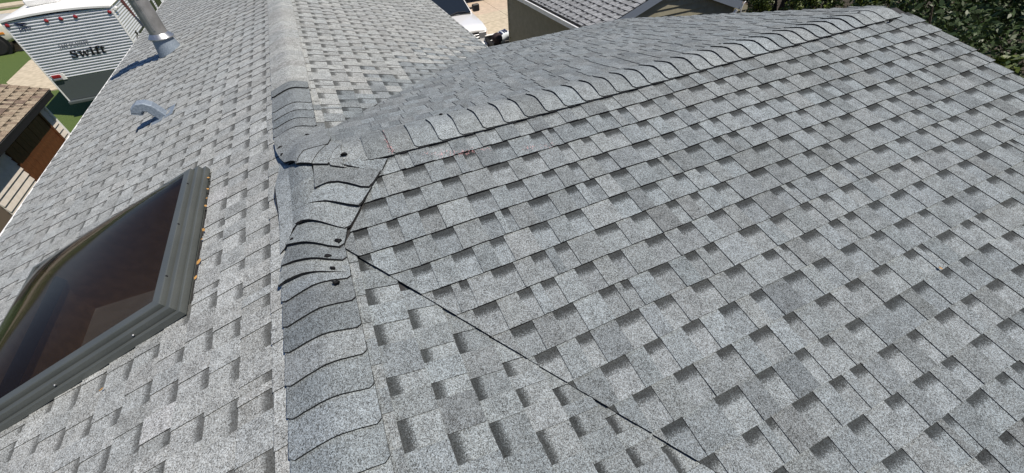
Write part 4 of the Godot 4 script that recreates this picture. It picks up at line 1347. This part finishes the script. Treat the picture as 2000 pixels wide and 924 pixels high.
	mb.tube(M.white, PackedVector3Array([Vector3(ex_r - 0.12, ey_r - 0.16, z0 + ov), Vector3(ex_r - 0.20, ey_r - 0.34, z0 + 0.08), Vector3(ex_r - 0.20, 0.1, z0 + 0.08)]), PackedFloat32Array([0.04, 0.04, 0.04]), 10)
	obj("downspout", mb, t)

# ---------------------------------------------------------------- odds by the truck
func clutter() -> void:
	var bin := thing("cargo_box", "black open cargo box with pale rim beside the garage corner", "box", Vector3(5.72, GY, -12.95))
	var mb := MB.new()
	for q in [[-0.45, -0.42, -0.42, 0.35], [0.42, 0.45, -0.42, 0.35]]:
		mb.box(M.black, Vector3(q[0], 0.0, q[2]), Vector3(q[1], 0.80, q[3]), 0.01)
	for q in [[-0.42, 0.42, -0.42, -0.39], [-0.42, 0.42, 0.32, 0.35]]:
		mb.box(M.black, Vector3(q[0], 0.0, q[2]), Vector3(q[1], 0.80, q[3]), 0.01)
	mb.box(M.black, Vector3(-0.42, 0.02, -0.39), Vector3(0.42, 0.6, 0.32), 0.01)
	obj("shell", mb, bin)
	mb = MB.new()
	mb.box(M.white, Vector3(-0.46, 0.802, -0.45), Vector3(0.46, 0.83, -0.38), 0.008)
	mb.box(M.white, Vector3(-0.46, 0.802, 0.08), Vector3(0.46, 0.822, 0.11), 0.006)
	obj("rim", mb, bin)
	mb = MB.new()
	var secs := []
	for i in 13:
		var an := PI * i / 12.0
		var ring := []
		for j in 20:
			var b := TAU * j / 20
			var r := maxf(0.17 * sin(an), 0.002)
			ring.append(Vector3(cos(b) * r, -cos(an) * 0.16, sin(b) * r))
		secs.append(ring)
	mb.loft(M.plum, secs, false)
	mb.tube(M.plum, PackedVector3Array([Vector3(0, 0.15, 0), Vector3(0, 0.17, 0)]), PackedFloat32Array([0.02, 0.012]), 8)
	var ball := obj("dark_ball", mb)
	ball.position = Vector3(5.36, GY + 0.80 + 0.17, -12.50)
	tag(ball, "dark plum coloured round ball in front of the black cargo box", "ball")
	mb = MB.new()
	var sk := []
	for q in [[-0.2, 0.05], [-0.18, 0.1], [0.0, 0.13], [0.18, 0.09], [0.2, 0.05]]:
		var w: float = q[1]
		sk.append([Vector3(q[0], -w, -0.14), Vector3(q[0], w, -0.14), Vector3(q[0], w * 1.2, 0.0), Vector3(q[0], w, 0.14), Vector3(q[0], -w, 0.14)])
	mb.loft(M.paper, sk)
	var sack := obj("printed_sack", mb)
	sack.position = Vector3(5.66, GY + 0.80 + 0.12, -12.72)
	sack.rotation = Vector3(0.3, 0.4, 0.1)
	tag(sack, "crumpled white and blue sack lying on the black cargo box", "sack")
	mb = MB.new()
	for q in [[-0.14, -0.08], [-0.02, 0.03], [0.07, 0.13]]:
		mb.box(M.navy, Vector3(q[0], 0.125, -0.08), Vector3(q[1], 0.165, 0.06), 0.005)
	obj("print", mb, sack)

# ---------------------------------------------------------------- trees
func crown_mesh(seed_: int, r: float, h: float, leaves: int, leaf: float, mats: Array, share: float) -> MB:
	var g := RandomNumberGenerator.new(); g.seed = seed_
	var mb := MB.new()
	var clumps := []
	for i in 46:
		var d := Vector3(g.randfn(), g.randfn() * 0.9, g.randfn()).normalized()
		var f := pow(g.randf(), 0.45)
		clumps.append([Vector3(d.x * r * f, d.y * h * 0.5 * f, d.z * r * f), g.randf_range(0.22, 0.5) * r * 0.55])
	for i in leaves:
		var c: Array = clumps[g.randi() % clumps.size()]
		var p: Vector3 = c[0] + Vector3(g.randfn(), g.randfn() * 0.8, g.randfn()) * c[1] * 0.6
		var n := Vector3(g.randfn() * 0.7, g.randfn() * 0.6 + 0.7, g.randfn() * 0.7).normalized()
		var u := n.cross(Vector3(g.randfn(), g.randfn(), g.randfn()).normalized()).normalized()
		var w := n.cross(u)
		var s := leaf * g.randf_range(0.6, 1.3)
		var m = mats[0] if g.randf() > share else mats[1]
		var tip := p + u * s; var back := p - u * s
		var fold := n * s * 0.12
		mb.tri(m, back, p + w * s * 0.42 + fold, tip, n, n, n)
		mb.tri(m, back, tip, p - w * s * 0.42 + fold, n, n, n)
	return mb
func tree(label: String, called: String, at: Vector3, r: float, h: float, trunk_h: float, leaves: int, leaf: float, mats: Array, share: float, seed_: int, group: String) -> void:
	var t := thing(called, label, "tree" if trunk_h > 0.6 else "shrub", at, group)
	var g := RandomNumberGenerator.new(); g.seed = seed_ + 99
	var mb := MB.new()
	var top := Vector3(0, trunk_h + h * 0.55, 0)
	mb.tube(M.trunk, PackedVector3Array([Vector3(0, -0.05, 0), Vector3(0.05, trunk_h * 0.6, 0.03), top]), PackedFloat32Array([0.06 * r + 0.05, 0.045 * r + 0.03, 0.02]), 10)
	for i in 9:
		var an := g.randf() * TAU
		var b := Vector3(0.05, trunk_h * g.randf_range(0.6, 1.0), 0.03)
		var e := Vector3(cos(an) * r * 0.7, trunk_h + h * g.randf_range(0.3, 0.85), sin(an) * r * 0.7)
		mb.tube(M.trunk, PackedVector3Array([b, b.lerp(e, 0.5) + Vector3(0, 0.1, 0), e]), PackedFloat32Array([0.03 * r + 0.02, 0.02 * r + 0.01, 0.008]), 7)
	obj("trunk", mb, t)
	var c := obj("crown", crown_mesh(seed_, r, h, leaves, leaf, mats, share), t)
	c.position = Vector3(0, trunk_h + h * 0.5, 0)
func on_ground_below(u: float, v: float, x: float) -> Vector3:
	var p := on_plane(u, v, Vector3.RIGHT, Vector3(x, 0, 0))
	return Vector3(p.x, GY, p.z)
func g_top(q: Array) -> float:
	return on_plane(q[0], q[1], Vector3.RIGHT, Vector3(q[2], 0, 0)).y
func trees() -> void:
	var dark := [M.leaf, M.leaf]; var light := [M.sunlit_leaf, M.sunlit_leaf]
	tree("dense dark tree standing right beyond the gable end of the shingle roof", "broadleaf_tree", Vector3(9.6, GY, -2.9), 2.1, 3.4, 0.8, 15000, 0.05, dark, 0.25, 1, "trees beyond the gable")
	tree("dark leafy tree with lower boughs hanging over the bare soil", "broadleaf_tree", Vector3(12.4, GY, -0.8), 2.4, 4.6, 0.9, 15000, 0.055, dark, 0.3, 2, "trees beyond the gable")
	tree("tall dark tree between the gable end and the garage's yard", "broadleaf_tree", Vector3(12.6, GY, -4.6), 2.6, 5.0, 1.0, 15000, 0.055, dark, 0.2, 3, "trees beyond the gable")
	tree("thin young tree with sunlight put into its yellow green leaf colour beside the dark trees", "broadleaf_tree", on_ground_below(1990, 62, 8.4), 0.55, 1.0, 2.0, 2600, 0.07, light, 0.6, 4, "trees beyond the gable")
	tree("dark tree standing behind the garage's gable wall", "broadleaf_tree", Vector3(12.6, GY, -8.4), 2.3, 4.4, 1.2, 14000, 0.055, dark, 0.3, 5, "trees beyond the gable")
	tree("wide shady tree at the far end of the soil bed", "broadleaf_tree", Vector3(16.8, GY, -6.2), 3.4, 6.5, 1.2, 12000, 0.085, dark, 0.25, 6, "trees beyond the gable")
	tree("wide dark tree farther off behind the leafy row", "broadleaf_tree", Vector3(17.0, GY, -1.0), 3.4, 6.5, 1.2, 12000, 0.085, dark, 0.25, 7, "trees beyond the gable")
	tree("tall tree rising behind the garage roof", "broadleaf_tree", Vector3(16.0, GY, -12.5), 3.2, 6.0, 1.4, 12000, 0.085, dark, 0.3, 8, "trees beyond the gable")
	# trees on the open side of the house: the dome of the skylight mirrors them
	tree("tall dark tree standing west of the shed, mirrored in the skylight", "broadleaf_tree", Vector3(-13.5, GY, -3.5), 2.8, 5.2, 1.2, 7000, 0.11, dark, 0.3, 41, "trees mirrored in the skylight")
	tree("broad dark tree mirrored in the skylight, farther from the shed", "broadleaf_tree", Vector3(-14.5, GY, 2.0), 3.0, 5.6, 1.2, 7000, 0.11, dark, 0.3, 42, "trees mirrored in the skylight")
	var k := 0
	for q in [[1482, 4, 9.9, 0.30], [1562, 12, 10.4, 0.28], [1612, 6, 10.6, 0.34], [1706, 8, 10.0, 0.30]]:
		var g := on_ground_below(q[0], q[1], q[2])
		tree(["shrub with sunlit yellow green leaf colour next to the garage downspout", "low shrub with leaf colour painted sunlit between two dark trees", "tall thin shrub with leaf colour painted sunlit in front of the tall dark tree", "low round shrub with leaf colour painted sunlit in the soil bed"][k], "shrub", g, q[3], 0.7, maxf(0.3, g_top(q) - GY - 0.35), 1400, 0.04, light, 0.6, 30 + k, "shrubs by the garage")
		k += 1

func _ready() -> void:
	rng.seed = 20240
	wave.seed = 7; wave.frequency = 0.012; wave.fractal_octaves = 2
	basis_cam = Basis.from_euler(Vector3(PITCH, YAW, ROLL), EULER_ORDER_YXZ)
	var cam := Camera3D.new()
	cam.transform = Transform3D(basis_cam, CAM)
	cam.keep_aspect = Camera3D.KEEP_HEIGHT
	cam.fov = rad_to_deg(2.0 * atan(462.0 / FOCAL))
	cam.near = 0.05; cam.far = 600.0
	cam.current = true
	add_child(cam)
	var we := WorldEnvironment.new()
	var env := Environment.new()
	env.background_mode = Environment.BG_SKY
	var sky := Sky.new()
	var sm := ProceduralSkyMaterial.new()
	sm.sky_top_color = Color(0.25, 0.38, 0.58); sm.sky_horizon_color = Color(0.64, 0.72, 0.80); sm.sky_curve = 0.12
	sm.ground_horizon_color = Color(0.45, 0.46, 0.45); sm.ground_bottom_color = Color(0.25, 0.26, 0.24)
	sky.sky_material = sm
	env.sky = sky
	env.background_energy_multiplier = 0.9
	env.tonemap_mode = Environment.TONE_MAPPER_LINEAR
	env.tonemap_exposure = 1.18
	env.sdfgi_enabled = true; env.ssao_enabled = true; env.ssil_enabled = true
	we.environment = env
	add_child(we)
	var sun := DirectionalLight3D.new()
	sun.light_energy = 1.45
	sun.light_color = Color(1.0, 0.965, 0.91)
	sun.light_angular_distance = 0.5
	sun.shadow_enabled = true
	var to_sun := Vector3(0.50, 1.0, 0.36).normalized()
	sun.transform = Transform3D(Basis.looking_at(-to_sun, Vector3.FORWARD), Vector3(0, 20, 0))
	add_child(sun)
	make_materials()
	ground()
	build_house()
	garage()
	shed()
	trailer()
	pickup("white pickup truck facing the house on the concrete driveway", M.carwhite, Vector3(4.45, GY, -13.35))
	pickup("cream pickup truck parked on the street behind the trailer", M.carcream, Vector3(-11.3, GY, -25.9), PI * 0.5)
	pickup("black pickup truck parked across the end of the driveway", M.carblack, Vector3(5.2, GY, -21.3), -PI * 0.5)
	clutter()
	trees()
	litter()
